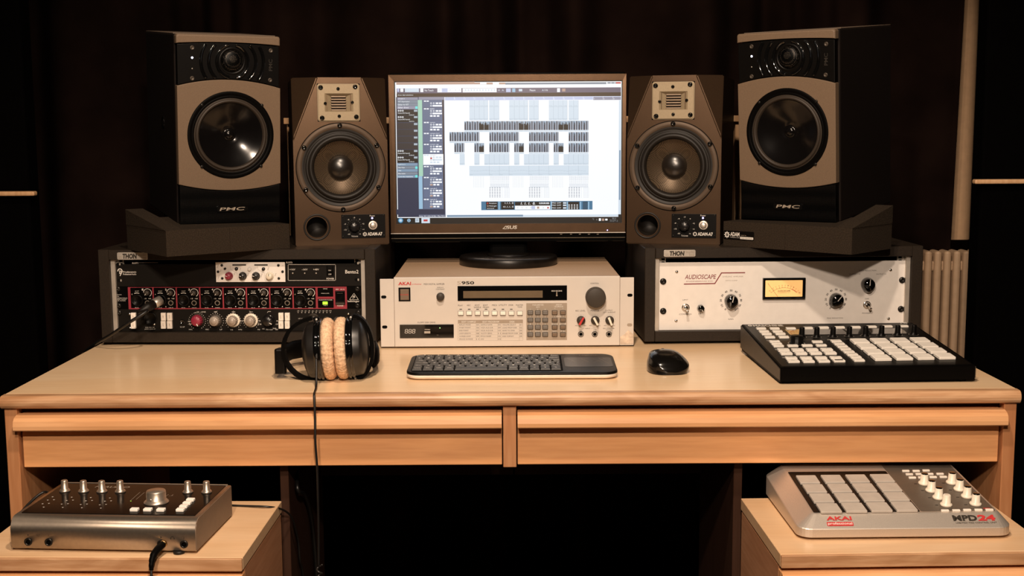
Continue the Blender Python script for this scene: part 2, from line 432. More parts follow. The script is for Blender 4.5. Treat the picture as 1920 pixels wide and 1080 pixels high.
def gobo(x0, x1, y, label, tx0, tx1, tz):
    t = thing('acoustic_panel', label, 'acoustic panel', ((x0+x1)/2, y, -.75), 0, 'black fabric acoustic panels beside the desk')
    w = (x1-x0)/2
    b = B(); b.box(-w, w, 0, .06, 0, 2.45, M_dark, .006); b.obj('fabric_panel', t)
    cx = (x0+x1)/2
    b = B(); b.box(tx0-cx, tx1-cx, -.02, -.0005, tz+.75-.0048, tz+.75+.0048, M_pine, .003); b.obj('wooden_rail', t)
gobo(-1.64, -1.008, 2.6, 'black fabric acoustic panel with wooden rail, left of the desk', -1.60, -.990, .286)
gobo(.990, 1.62, 2.6, 'black fabric acoustic panel with wooden rail, right of the desk', .970, 1.60, .300)

def stand():
    t = thing('wooden_shelf', 'pale wooden shelf frame standing behind the speakers', 'shelf', (0, 2.84, -.75))
    zc = .442+.75
    for x in (-.498, .524):
        b = B(M=Matrix.Translation((x, 0, 0))); b.box(-.0085, .0085, 0, .03, 0, zc-.014, M_pine, .001); b.obj('post', t)
    b = B(); b.box(-.512, .538, -.01, .035, zc-.014, zc, M_pine, .0015); b.obj('top_rail', t)
    b = B(); b.box(-.49, .515, .0, .02, .5, .56, M_pine, .0015); b.obj('lower_rail', t)
stand()

# ------------------------------------------------------------------ the desk
def desk():
    t = thing('desk', 'wide light beech studio desk with two long drawers', 'desk', (0, 1.911, -.75))
    y0 = 1.911; Z = .75
    b = B(); b.box(-.806, .806, .022, .86, Z-.021, Z, M_top, .0012, 1); b.obj('worktop', t)
    # front edge strip with a rounded nose
    b = B(); pr = []
    for k in range(9):
        a = R(-90+180*k/8); pr.append((.0085-.0085*math.cos(a), -.0105+.0105*math.sin(a)))
    pr = [(.022, -.021)]+pr+[(.022, 0)]
    b.sweep(None, [[(x, p[0], Z+p[1]) for p in pr] for x in (-.806, .806)], M_edge, False)
    b.obj('edge_strip', t)
    for s in (-1, 1):
        b = B(); x0, x1 = (s*.7835, s*.8035) if s > 0 else (s*.8035, s*.7835)
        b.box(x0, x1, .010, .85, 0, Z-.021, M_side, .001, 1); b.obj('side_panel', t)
        b = B(); x0, x1 = (.363, .377) if s > 0 else (-.377, -.363)
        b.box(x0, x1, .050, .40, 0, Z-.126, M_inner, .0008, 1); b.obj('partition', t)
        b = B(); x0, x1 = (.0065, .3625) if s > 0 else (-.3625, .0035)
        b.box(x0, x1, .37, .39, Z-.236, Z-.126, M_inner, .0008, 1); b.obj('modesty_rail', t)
    b = B(); b.box(-.0125, .0085, .012, .60, Z-.122, Z-.021, M_side, .0008, 1); b.obj('divider', t)
    b = B(); b.box(-.7835, .7835, .03, .62, Z-.0295, Z-.0212, M_inner); b.obj('rail', t)  # strip in the gap under the worktop, gap shade put into its colour
    for x0, x1, nm in ((-.7805, -.0145, 'left'), (.0105, .7805, 'right')):
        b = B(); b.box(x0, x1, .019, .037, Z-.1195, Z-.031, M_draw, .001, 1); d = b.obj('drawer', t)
        d['label'] = nm+' desk drawer front'
        b = B()
        lp = [(.0188, -.0540), (-.0075, -.0538), (-.0092, -.0520), (-.0095, -.0460), (-.0075, -.0385), (-.0025, -.0338), (.0060, -.0312), (.0188, -.0305)]
        e = .003
        b.sweep(None, [[(x, p[0], Z+p[1]) for p in lp] for x in (x0-e if nm == 'left' else x0, x1 if nm == 'left' else x1+e)], M_lip, False)
        b.obj('handle_lip', d)
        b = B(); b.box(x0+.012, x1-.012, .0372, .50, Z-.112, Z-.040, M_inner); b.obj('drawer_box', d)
desk()

def pedestal(cx, yaw, label):
    t = thing('drawer_cabinet', label, 'cabinet', (cx, 1.671, -.75), yaw, 'low beech cabinets under the desk')
    H = .57; w = .1945
    b = B(); b.box(-w, w, .0062, .272, H-.0185, H, M_shelf, .0008, 1); b.obj('top_board', t)
    b = B(); b.box(-w, w, 0, .006, H-.0185, H, M_edge, .0010, 1); b.obj('edge_strip', t)
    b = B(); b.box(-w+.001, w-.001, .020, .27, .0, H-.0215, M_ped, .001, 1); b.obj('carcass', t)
    for i, (z0, z1) in enumerate(((.41, .546), (.25, .405), (.075, .245))):
        b = B(); b.box(-w+.0008, w-.0008, .0035, .0195, z0, z1, M_draw, .0015, 1); d = b.obj('drawer', t)
        b = B(); lp = [(.0033, z1-.022), (-.010, z1-.021), (-.013, z1-.016), (-.011, z1-.008), (-.004, z1-.002), (.0033, z1)]
        b.sweep(None, [[(x, p[0], p[1]) for p in lp] for x in (-w+.001, w-.001)], M_lip, False); b.obj('handle_lip', d)
pedestal(-.572, R(-1.3), 'beech drawer cabinet pulled out under the left of the desk')
pedestal(.572, R(1.3), 'beech drawer cabinet pulled out under the right of the desk')

# ------------------------------------------------------------------ rack cases
def rack_case(loc, rz, label, plate_px, crop, quad):
    t = thing('rack_case', label, 'rack case', (loc[0], loc[1], 0), rz, 'charcoal desktop rack cases')
    W, zt, zb, D = .2685, .187, .006, .30; y0 = -.015
    for s in (-1, 1):
        b = B(); x0, x1 = (W-.0205, W) if s > 0 else (-W, -W+.0205)
        b.box(x0, x1, y0, D, zb, zt+.0005, M_case, .0012, 1); b.obj('side_panel', t)
    b = B(); b.box(-W+.0207, W-.0207, y0, D, zt-.0195, zt, M_case, .001, 1); b.obj('top_panel', t)
    b = B(); b.box(-W+.0207, W-.0207, y0, D, zb, zb+.0195, M_case, .001, 1); b.obj('bottom_panel', t)
    b = B(); b.box(-W+.0207, W-.0207, D-.01, D-.001, zb+.02, zt-.02, M_hole); b.obj('back_panel', t)
    for s in (-1, 1):
        b = B(); a = s*(W-.0208); c = s*(W-.0208-.0085)
        b.box(min(a, c), max(a, c), -.006, .02, zb+.0197, zt-.0197, M_rail, .0004, 1)
        for q in (.35, .65): b.box(a+(c-a)*q-.0005, a+(c-a)*q+.0005, -.0068, -.005, zb+.02, zt-.02, M_rail)
        # the rack strip behind the ears
        b.box(min(c, c-s*.014), max(c, c-s*.014), .0045, .010, zb+.0197, zt-.0197, M_rail, .0003, 1)
        for z in (.170-.0065, .1635-.006): b.box(c-s*.0088-.003, c-s*.0088+.003, .0035, .0046, z-.002, z+.002, M_hole)
        b.obj('rack_rail', t)
    for sx in (-1, 1):
        for yy in (.02, .26):
            b = B(); b.cyl((sx*(W-.03), yy, 0), .013, 0, zb, M_rub, bev=.001); b.obj('rubber_foot', t)
    # name plate
    b = B(PAN); P = Panel(quad, 2*W, .181, v0=zb, crop=crop); X0, Y0, X1, Y1 = plate_px
    D0 = .0151
    a, c, e, f = P.bx(X0, Y0, X1, Y1); w, h = c-a, f-e
    b.rr(a, c, e, f, .0025, D0, D0+.0008, M_rail, .0003)
    b.text('THON', a+w*.18, e+h*.13, a+w*.65, f-h*.16, M_ink, D0+.001, bold=.055, shear=.12)
    b.text('Studio', a+w*.68, e+h*.52, a+w*.95, f-h*.12, M_inkgrey, D0+.001)
    b.text('line', a+w*.80, e+h*.12, a+w*.95, e+h*.46, M_inkgrey, D0+.001)
    b.text('made in', a+w*.04, e+h*.36, a+w*.20, e+h*.52, M_inkgrey, D0+.001)
    b.text('GERMANY', a+w*.04, e+h*.12, a+w*.18, e+h*.28, M_inkgrey, D0+.001)
    b.obj('name_plate', t)
    return t
Q_LC = [[182.7, 468.8], [703.1, 467.2], [706.5, 641.7], [191.1, 642.3]]
Q_RC = [[1209.3, 465.7], [1731.7, 461.5], [1725.2, 635.8], [1207.8, 641.0]]
LR = (-.527, 2.3847); LRZ = -.0256
RR = (.5257, 2.3716); RRZ = .0262
rack_case(LR, LRZ, 'charcoal rack case on the left holding three black rack units', (318, 265, 775, 375), (180, 440, 8), Q_LC)
rack_case(RR, RRZ, 'charcoal rack case on the right holding one cream rack unit', (268, 140, 560, 203), (1190, 440, 4.907), Q_RC)
Q_L3 = [[215.2, 495.2], [679.3, 493.9], [681.9, 620.4], [221.1, 621.1]]
Q_R3 = [[1233.5, 492.1], [1699.3, 488.2], [1694.8, 615.0], [1232.2, 619.6]]
Z6 = (180, 440, 3.556)
def rack_screw(P, X, Y, t, d=0., r=.0052):
    b = P.b(); c = P.at(X, Y, d)
    b.lathe(c, [(r, 0), (r, .0012), (r*.86, .0026), (r*.5, .0034), (r*.34, .0034), (r*.30, .0022), (0, .0022)], M_scr, 20); b.obj('rack_screw', t)
def pot(P, X, Y, t, r, h, m, ptr=None, ang=0, name='knob', taper=.9, flute=0, skirt=None, d=0., pm=None, cap=None, plen=(.15, .95), pw=.16):
    "turned knob: skirt, body, top and pointer line"
    b = P.b(); c = P.at(X, Y, d); z = 0.
    if skirt:
        sr, sm = skirt; b.lathe(c, [(sr, 0), (sr, .0014), (sr*.93, .0026), (r*1.02, .0034), (0, .0034)], sm, 32); z = .003
    b.lathe(c, [(r, z), (r*(1+taper)/2*1.01, h*.5), (r*taper, h*.93), (r*taper*.93, h), (0, h)], m, 36 if flute == 0 else flute*4, flute=flute, fd=.07)
    if cap: b.lathe(c, [(r*taper*.72, h), (r*taper*.72, h+.0004), (0, h+.0004)], cap, 24)
    if ptr:
        a = R(ang); q = Vector((math.sin(a), math.cos(a), 0)); n = Vector((q.y, -q.x, 0)); C = Vector(c)+Vector((0, 0, h+.0006)); w = r*pw/2
        p0 = C+q*r*taper*plen[0]; p1 = C+q*r*taper*plen[1]
        b.quad(p0-n*w, p0+n*w, p1+n*w, p1-n*w, ptr)
        if pm:
            E = C+q*r*taper*.98; F = C+q*r*1.02-Vector((0, 0, h)); b.quad(E-n*w, E+n*w, F+n*w, F-n*w, ptr)
    b.obj(name, t)

# ---- upper unit of the left rack: small chassis with two slots
def unit_bento():
    base = .0256+.0882; t = thing('rack_chassis', 'black two-slot rack chassis, topmost unit in the left rack case', 'rack unit', (LR[0], LR[1], base), LRZ, None)
    P = Panel(Q_L3, .4826, .1322, v0=.0258-base, crop=Z6)
    b = P.b(); b.rr(-.2413, .2413, .0003, .0438, .0008, -.0025, 0, M_anod, .0003)
    T = lambda s, a, c, e, f, m=M_white, **k: P.text(b, s, a, c, e, f, m, **k)
    T('SLOT1', 240, 184, 282, 194, bold=.02); P.line(b, 288, 187, 413, 186, 1.2, M_gry)
    T('SLOT2', 1267, 180, 1310, 190, bold=.02)
    T('Bento2', 1662, 235, 1750, 259, bold=.01)
    T('Fredenstein', 180, 243, 268, 254, bold=.01, shear=.1); T('Professional Audio', 180, 258, 268, 269, bold=.01, shear=.1)
    c = P.at(160, 242); k = P.m(1)
    b.ring(c, 11*k, 17*k, .0002, M_white, 30, -60, 190); b.ring(P.at(163, 250), 5*k, 9*k, .0002, M_white, 20, -120, 120)
    P.line(b, 172, 250, 160, 275, 5, M_white); P.line(b, 158, 238, 158, 262, 4, M_white)
    for (a, c2, e, f) in ((1283, 199, 1595, 199), (1283, 305, 1595, 305), (1281, 201, 1281, 303), (1597, 201, 1597, 303)): P.line(b, a, c2, e, f, 2.4, M_white)
    for s, x in (('+16V', 1290), ('-16V', 1372), ('+48V', 1448)): T(s, x, 226, x+39, 238)
    T('POWER', 1537, 288, 1588, 299, bold=.02)
    b.obj('front_panel', t)
    for x in (1312, 1392, 1468):
        b = P.b(); b.lathe(P.at(x, 257), [(.0017, 0), (.0015, .0012), (.0008, .002), (0, .0022)], M_rail, 14); b.obj('indicator_light', t)
    b = P.b(); P.rect(b, 1538, 207, 1584, 272, 0, .0018, M_blk, bev=.0005); P.rect(b, 1543, 211, 1580, 240, .0018, .0030, M_blk2, bev=.0004)
    P.text(b, 'ON', 1552, 233, 1568, 241, M_white, .0032); P.text(b, 'OFF', 1551, 259, 1571, 268, M_white, .002); b.obj('power_switch', t)
    b = B(); b.box(-.215, .215, .0026, .20, .002, .0425, M_blk); b.obj('housing', t)
    for x, y in ((150, 197), (1738, 190), (158, 305), (1740, 300)):
        b = P.b(); u, v, _ = P.at(x, y); b.rr(u-.0045, u+.0045, v-.003, v+.003, .003, 0, .0003, M_hole); b.rr(u+.0012, u+.004, v-.0022, v+.0022, .001, 0, .0004, M_rail); b.obj('mounting_slot', t)
    # the cream module in the slot
    m = thing('preamp_module', 'cream preamp module with a dark red knob, mounted in the top left rack chassis', 'audio module', (LR[0], LR[1], base), LRZ)
    b = P.b(); P.rect(b, 800, 183, 1262, 315, .0001, .0012, M_cream, r=.0004, bev=.0002)
    D = .0014
    T = lambda s, a, c, e, f, m=M_inkgrey, **k: P.text(b, s, a, c, e, f, m, D, **k)
    P.rect(b, 910, 197, 1002, 206, .0012, D, M_ink, r=.0008); P.rect(b, 1056, 197, 1146, 206, .0012, D, M_ink, r=.0008)
    b.text('542', *(lambda q: (q[0], q[2], q[1], q[3]))(P.bx(800, 204, 826, 214)), M_gry, D, rot=70)
    P.line(b, 894, 205, 899, 232, 1.2, M_inkgrey, D); P.line(b, 899, 232, 942, 256, 1.2, M_inkgrey, D); P.line(b, 942, 256, 945, 300, 1.2, M_inkgrey, D)
    P.line(b, 1078, 205, 1081, 232, 1.2, M_inkgrey, D); P.line(b, 1081, 232, 1124, 256, 1.2, M_inkgrey, D); P.line(b, 1124, 256, 1126, 305, 1.2, M_inkgrey, D)
    for x, y, s in ((832, 240, 'SILK'), (1246, 205, 'fp'), (924, 262, 'TRIM'), (1014, 266, 'DRIVE'), (1104, 272, 'TEXTURE'), (1198, 265, 'LEVEL'), (962, 228, 'LINE'), (1150, 225, 'BLEND'), (818, 285, 'PORTICO')):
        u, v, _ = P.at(x, y); w = len(s)*P.m(4.2); b.text(s, u-w/2, v-P.m(3.4), u+w/2, v+P.m(3.4), M_inkgrey, D, rot=68)
    for x in (888, 980, 1068, 1160):
        for a in range(-140, 141, 28):
            u, v, _ = P.at(x, 277); q = R(a); rr_ = P.m(31); b.box(u+math.sin(q)*rr_-.0003, u+math.sin(q)*rr_+.0003, v+math.cos(q)*rr_-.0003, v+math.cos(q)*rr_+.0003, .0012, D, M_inkgrey)
    b.obj('front_plate', m)
    for x, y in ((840, 204), (1217, 204), (815, 247), (1245, 246), (843, 291), (1220, 291)):
        b = P.b(); b.lathe(P.at(x, y, .0012), [(P.m(9), 0), (P.m(8.5), .001), (P.m(5), .0016), (P.m(3), .0016), (P.m(3), .001), (0, .001)], M_scr, 16); b.obj('screw', m)
    for x, y, r, mm in ((862, 226, 7, M_scr), (938, 227, 10, M_knobb), (1025, 229, 12, M_cream), (1118, 228, 10, M_knobb)):
        b = P.b(); b.lathe(P.at(x, y, .0012), [(P.m(r)*1.15, 0), (P.m(r)*1.1, .0012), (P.m(r), .0012), (P.m(r)*.95, .004), (P.m(r)*.7, .0048), (0, .0048)], mm, 20); b.obj('button', m)
    for x, mm, pp in ((888, M_redk, M_white), (980, M_knobb, M_white), (1068, M_knobb, M_white), (1160, M_crk, M_ink)):
        pot(P, x, 275, m, P.m(24), .0105, mm, pp, -75 if pp == M_white else 5, taper=.84, flute=12, skirt=(P.m(27), mm), d=.0012)
unit_bento()

# ---- middle unit: eight-channel preamp with red frame
def unit_eight():
    base = .0256+.0441; t = thing('eight_channel_preamp', 'black and red eight-channel preamp, middle unit in the left rack case', 'rack unit', (LR[0], LR[1], base), LRZ)
    P = Panel(Q_L3, .4826, .1322, v0=.0258-base, crop=Z6)
    b = P.b(); b.rr(-.2413, .2413, .0003, .0438, .0008, -.0025, 0, M_blk, .0003); D = .0009
    T = lambda s, a, c, e, f, m=M_white, d=.0002, **k: P.text(b, s, a, c, e, f, m, d, **k)
    T('ULTRAGAIN', 127, 398, 170, 403); T('DIGITAL', 127, 409, 155, 414)
    for i, s in enumerate(('HIGH-PRECISION 8-CHANNEL', 'MIC PREAMP / CONVERTER', 'MODEL ADA8000')): T(s, 128, 420+i*9, 210-i*7, 425+i*9)
    P.rect(b, 215, 348, 1673, 496, 0, .0006, M_redp, r=.0006, bev=.0002)
    for i in range(8):
        x = 232+155.3*i; P.rect(b, x, 353, x+146, 489, .0006, .0008, M_blk, r=.0012)
        T(str(i+1), x+74, 359, x+84, 372, M_white, D, bold=.03)
        T('RE OUT', x+29, 373, x+55, 379, M_white, D); T('MIC IN', x+28, 484, x+52, 489, M_white, D); T('LINE IN', x+98, 484, x+128, 489, M_white, D)
        T('-10   +60', x+88, 422, x+136, 430, M_white, D)
        c = P.at(x+112, 387); k = P.m(1)
        b.ring(c, 25*k, 28.5*k, D, M_white, 30, -60, 175); b.ring(P.at(x+43, 437), 47*k, 51*k, D, M_white, 16, 70, 110)
        b.ring(P.at(x+112, 455), 14*k, 17*k, D, M_gry, 20)
    P.rect(b, 1478, 353, 1582, 413, .0006, .0008, M_blk, r=.0012); P.rect(b, 1480, 428, 1585, 488, .0006, .0008, M_blk, r=.0012)
    T('SYNC', 1515, 357, 1544, 364, d=D); T('WORD CLOCK', 1502, 388, 1556, 394, d=D); T('PHANTOM POWER', 1487, 431, 1576, 438, d=D); T('+48 V', 1516, 469, 1544, 475, d=D)
    T('POWER', 1609, 469, 1651, 478, d=D, bold=.02); T('48V  44.1k', 1597, 361, 1660, 368, d=D, bold=.02)
    for p, q in (((1690, 433), (1720, 391)), ((1720, 391), (1750, 433)), ((1750, 433), (1690, 433))): P.line(b, *p, *q, 2, M_white, .0002)
    b.ring(P.at(1719, 415), P.m(5), P.m(8), .0002, M_white, 24, -70, 200); P.line(b, 1712, 428, 1724, 404, 2, M_white, .0002)
    T('behringer', 1678, 437, 1757, 453, bold=.012)
    b.obj('front_panel', t)
    b = B(); b.box(-.215, .215, .0026, .21, .002, .0425, M_blk); b.obj('housing', t)
    for i in range(8):
        x = 232+155.3*i
        b = P.b(); c = P.at(x+43, 437, .0008); k = P.m(1)
        b.lathe(c, [(41*k, 0), (41*k, .0016), (36*k, .0022), (30*k, .0018), (29*k, .0006), (0, .0006)], M_blk2, 32)
        for a in (90, 210, 330): b.lathe((c[0]+math.cos(R(a))*14*k, c[1]+math.sin(R(a))*14*k, c[2]), [(4*k, .0006), (4*k, .0007), (0, .0007)], M_hole, 10)
        for dx, dy in ((-34, -40), (36, 42)):
            u, v, _ = P.at(x+43+dx, 437+dy); b.lathe((u, v, .0008), [(6*k, 0), (5*k, .001), (0, .0013)], M_chr, 10)
        b.obj('microphone_socket', t)
        pot(P, x+112, 387, t, P.m(19), .009, M_knobd, M_white, 215 if i != 1 else 250, taper=.86, d=.0008)
        b = P.b(); b.lathe(P.at(x+112, 455, .0008), [(13*k, 0), (13*k, .0012), (10*k, .0016), (8*k, .0012), (8*k, -.0002), (0, -.0002)], M_scr, 20); b.obj('line_socket', t)
    b = P.b(); P.rect(b, 1596, 374, 1661, 467, .0006, .0022, M_blk2, bev=.0004); P.rect(b, 1599, 378, 1658, 448, .0022, .0045, M_gloss, bev=.0008); P.rect(b, 1600, 451, 1657, 464, .0022, .0030, M_knobd); P.rect(b, 1609, 388, 1648, 391, .0045, .0046, M_knobd); b.obj('power_switch', t)
    b = P.b(); P.rect(b, 1512, 446, 1545, 465, .0008, .0020, M_gled, r=.0006, bev=.0003); b.obj('phantom_light', t)
    for x, y in ((147, 361), (153, 474), (1743, 361), (1743, 474)): rack_screw(P, x, y, t)
    return P
P8 = unit_eight()

# ---- bottom unit: single-channel preamp with big knobs
def unit_neve():
    base = .0256; t = thing('single_channel_preamp', 'black preamp with big red and grey knobs, bottom unit in the left rack case', 'rack unit', (LR[0], LR[1], base), LRZ)
    P = Panel(Q_L3, .4826, .1322, v0=.0258-base, crop=Z6)
    b = P.b(); b.rr(-.2413, .2413, .0003, .0438, .0008, -.0025, 0, M_anod, .0003); k = P.m(1)
    T = lambda s, a, c, e, f, m=M_white, **kk: P.text(b, s, a, c, e, f, m, **kk)
    T('XLR MIC I/P', 328, 615, 390, 622); T('JACK LINE I/P', 323, 627, 396, 634); T('DI I/P', 562, 612, 591, 619)
    def dots(x, y, r, a0, a1, n, ln=False):
        u, v, _ = P.at(x, y)
        for i in range(n):
            a = R(a0+(a1-a0)*i/(n-1)); p = (u+math.sin(a)*r*k, v+math.cos(a)*r*k, .0001)
            b.lathe(p, [(2.3*k, 0), (2.3*k, .0001), (0, .0001)], M_white, 8)
    dots(675, 575, 56, -150, 150, 22)
    for x in (797, 915, 1034): dots(x, 577, 53, -138, 138, 17)
    for s, x, y in (('LINE', 716, 515), ('MIC', 632, 632), ('MIC', 742, 632), ('-20', 622, 578), ('-30', 626, 596), ('LF', 834, 632), ('kHz', 962, 632), ('Hz', 1086, 632), ('45', 1116, 628), ('70', 1140, 633), ('160', 1165, 633), ('360', 1190, 625), ('OFF', 1210, 597), ('50', 1210, 575), ('80', 1205, 632), ('40', 663, 520), ('50', 680, 515), ('10', 905, 634), ('0', 795, 515), ('7.2', 1085, 575), ('4.8', 1090, 597), ('3.2', 970, 575)):
        T(s, x-len(s)*4, y-4, x+len(s)*4, y+4)
    for x0, s in ((797, -1), (915, 0), (1034, 1)):
        y = 515
        if s == 0:
            for p, q in (((903, 515), (910, 515)), ((910, 515), (916, 509)), ((916, 509), (922, 515)), ((922, 515), (929, 515)), ((922, 515), (916, 521)), ((916, 521), (910, 515))): P.line(b, *p, *q, 2, M_white)
        else:
            for p, q in (((x0-12*s, 509), (x0-2*s, 515)), ((x0-12*s, 521), (x0-2*s, 515)), ((x0-2*s, 515), (x0+12*s, 515))): P.line(b, *p, *q, 2, M_white)
    for p, q in (((1142, 520), (1148, 512)), ((1148, 512), (1166, 512))): P.line(b, *p, *q, 2.4, M_white)
    for i, s in enumerate(('-24', '-18', '-12', '-9', '-6', '-3', '+4', '+8', 'INT', 'PWR')): T(s, 1340+24*i, 505, 1355+24*i, 511); T('o', 1344+24*i, 515, 1351+24*i, 522)
    for i, s in enumerate(('I/P', 'EQ', 'O/P')): T(s, 1350+20*i, 556, 1364+20*i, 562)
    b.obj('front_panel', t)
    b = B(); b.box(-.215, .215, .0026, .21, .002, .0425, M_blk); b.obj('housing', t)
    for (x0, x1) in ((237, 269), (437, 469), (478, 512), (1220, 1252), (1262, 1294)):
        for y0, y1 in ((519, 571), (573, 625)):
            b = P.b(); P.rect(b, x0, y0, x1, y1, .0002, .0055, M_btn, r=.0008, bev=.0008)
            u, v, _ = P.at((x0+x1)/2, (y0+y1)/2); b.text(['EQ', 'PH', 'DI', 'IN', 'LO'][(x0+y0) % 5], u-.001, v-.003, u+.001, v+.003, M_inkgrey, .0057, rot=0)
            b.obj('push_button', t)
    for x, y in ((225, 528), (320, 528), (228, 620), (390, 597), (1683, 527)):
        b = P.b(); b.lathe(P.at(x, y), [(10*k, 0), (9*k, .0018), (5*k, .0028), (0, .003)], M_chr, 16); b.obj('screw', t)
    b = P.b(); b.lathe(P.at(362, 560), [(46*k, 0), (46*k, .0016), (40*k, .002), (36*k, .0004), (0, .0004)], M_blk2, 32); b.obj('microphone_socket', t)
    b = P.b(); b.lathe(P.at(575, 582), [(17*k, 0), (17*k, .0012), (12*k, .0016), (9*k, .0004), (0, .0004)], M_gloss, 20); b.obj('line_socket', t)
    pot(P, 678, 570, t, P.m(42), .015, M_redk, M_white, 158, taper=.80, flute=14, skirt=(P.m(46), M_knobd), plen=(.55, 1.05), pm=1)
    pot(P, 797, 572, t, P.m(36), .015, M_grk, None, 0, taper=.86, flute=16, skirt=(P.m(44), M_knobd), cap=M_grk)
    for x in (915, 1034): pot(P, x, 571, t, P.m(36), .015, M_grk, M_ink, 95, taper=.86, flute=16, skirt=(P.m(47), M_crk), cap=M_grk, plen=(.9, 1.3), pw=.05)
    pot(P, 1152, 573, t, P.m(38), .014, M_knobb, M_white, 120, taper=.86, flute=14, skirt=(P.m(43), M_knobb), plen=(.5, 1.05))
    pot(P, 1450, 562, t, P.m(34), .013, M_knobd, M_white, 0, taper=.84, flute=14, skirt=(P.m(38), M_knobd))
    for x in (1540, 1610): pot(P, x, 570, t, P.m(30), .012, M_knobd, M_white, 20, taper=.84, flute=14)
    for x, y in ((155, 520), (158, 625), (1748, 520), (1748, 625)): rack_screw(P, x, y, t)
unit_neve()

# ---- the microphone cable plugged into channel two
MICPTS = [(-.6852, 2.310, .0775), (-.7194, 2.300, .0558), (-.7622, 2.325, .0290), (-.8085, 2.365, .0035), (-.840, 2.40, -.022), (-.862, 2.45, -.08), (-.87, 2.5, -.25), (-.86, 2.55, -.5)]
def mic_cable():
    u, v, _ = P8.at(232+155.3+43, 437); 
    c = math.cos(LRZ); s = math.sin(LRZ)
    p0 = Vector((LR[0]+u*c+.004*s, LR[1]+u*s-.004*c, v+.0256+.0441))
    t = thing('microphone_cable', 'black cable plugged into the red-framed preamp and hanging off the left of the desk', 'cable', p0[:], 0)
    dr = Vector((-.62, -.70, -.36)).normalized()
    def ax(b, prof, m, seg=24):
        # turned part along dr
        z = dr; x = z.orthogonal().normalized(); y = z.cross(x); M = Matrix((x, y, z)).transposed().to_4x4(); b.M = M
        b.lathe((0, 0, 0), prof, m, seg)
    b = B(); ax(b, [(0, -.002), (.0092, -.002), (.0095, .006), (.0095, .014), (.0088, .0145), (0, .0145)], M_rail); b.obj('metal_collar', t)
    b = B(); ax(b, [(0, .0145), (.0088, .0145), (.0090, .030), (.0075, .034), (.0068, .040), (.0048, .042), (.0046, .050), (.0036, .052), (0, .052)], M_rub)
    for q in (.036, .044, .047): ax(b, [(.0055, q), (.0062, q+.0005), (.0055, q+.001)], M_rub)
    b.obj('plug_body', t)
    e = dr*.050
    pts = [e]+[Vector(q)-p0 for q in MICPTS]
    b = B(); b.tube(pts, .0031, M_cable, 12); b.obj('cable', t)

mic_cable()

# ------------------------------------------------------------------ right rack unit: cream levelling amplifier
ZR1 = (1190, 440, 4.907); ZR2 = (1450, 440, 5.4)
def toggle(P, X, Y, t, tilt, name='toggle_switch'):
    b = P.b(); c = Vector(P.at(X, Y)); k = P.m(1)
    b.lathe(c, [(.0078, 0), (.0078, .0008), (.0070, .0014), (.0060, .0014), (.0060, .0026), (.0048, .0032), (.0046, .006), (.0036, .0066), (0, .0066)], M_chr, 24)
    e = c+Vector((tilt[0], tilt[1], .016)); b.tube([c+Vector((0, 0, .005)), (c*.5+e*.5)+Vector((0, 0, .002)), e], [.0014, .0016, .002, .0026, .0028], M_chr, 12)
    b.obj(name, t)
def chicken(P, X, Y, t, r, h, ang, name='knob'):
    "glossy black pointer knob: round top with a narrow tail and a white line"
    b = P.b(); c = Vector(P.at(X, Y)); n = 40; k = []
    a0 = R(ang)
    ring = []
    for i in range(n):
        a = 2*math.pi*i/n; q = 1+.28*max(0, math.cos(a-math.pi))**6
        ring.append((math.sin(a+a0)*q, math.cos(a+a0)*q))
    secs = []
    for rr_, d in ((1.0, 0), (1.0, h*.25), (.92, h*.55), (.84, h*.9), (.76, h), (.01, h)):
        secs.append([(c.x+p[0]*r*rr_, c.y+p[1]*r*rr_, c.z+d) for p in ring])
    b.sweep(None, secs, M_gloss)
    q = Vector((math.sin(a0), math.cos(a0), 0)); m = Vector((q.y, -q.x, 0))*r*.055; C = c+Vector((0, 0, h+.0003))
    b.quad(C-m-q*r*.1, C+m-q*r*.1, C+m+q*r*.78, C-m+q*r*.78, M_white)
    E1 = c+q*r*.80+Vector((0, 0, h*.99)); E2 = c+q*r*1.01+Vector((0, 0, h*.2)); b.quad(E1-m, E1+m, E2+m, E2-m, M_white)
    b.obj(name, t)
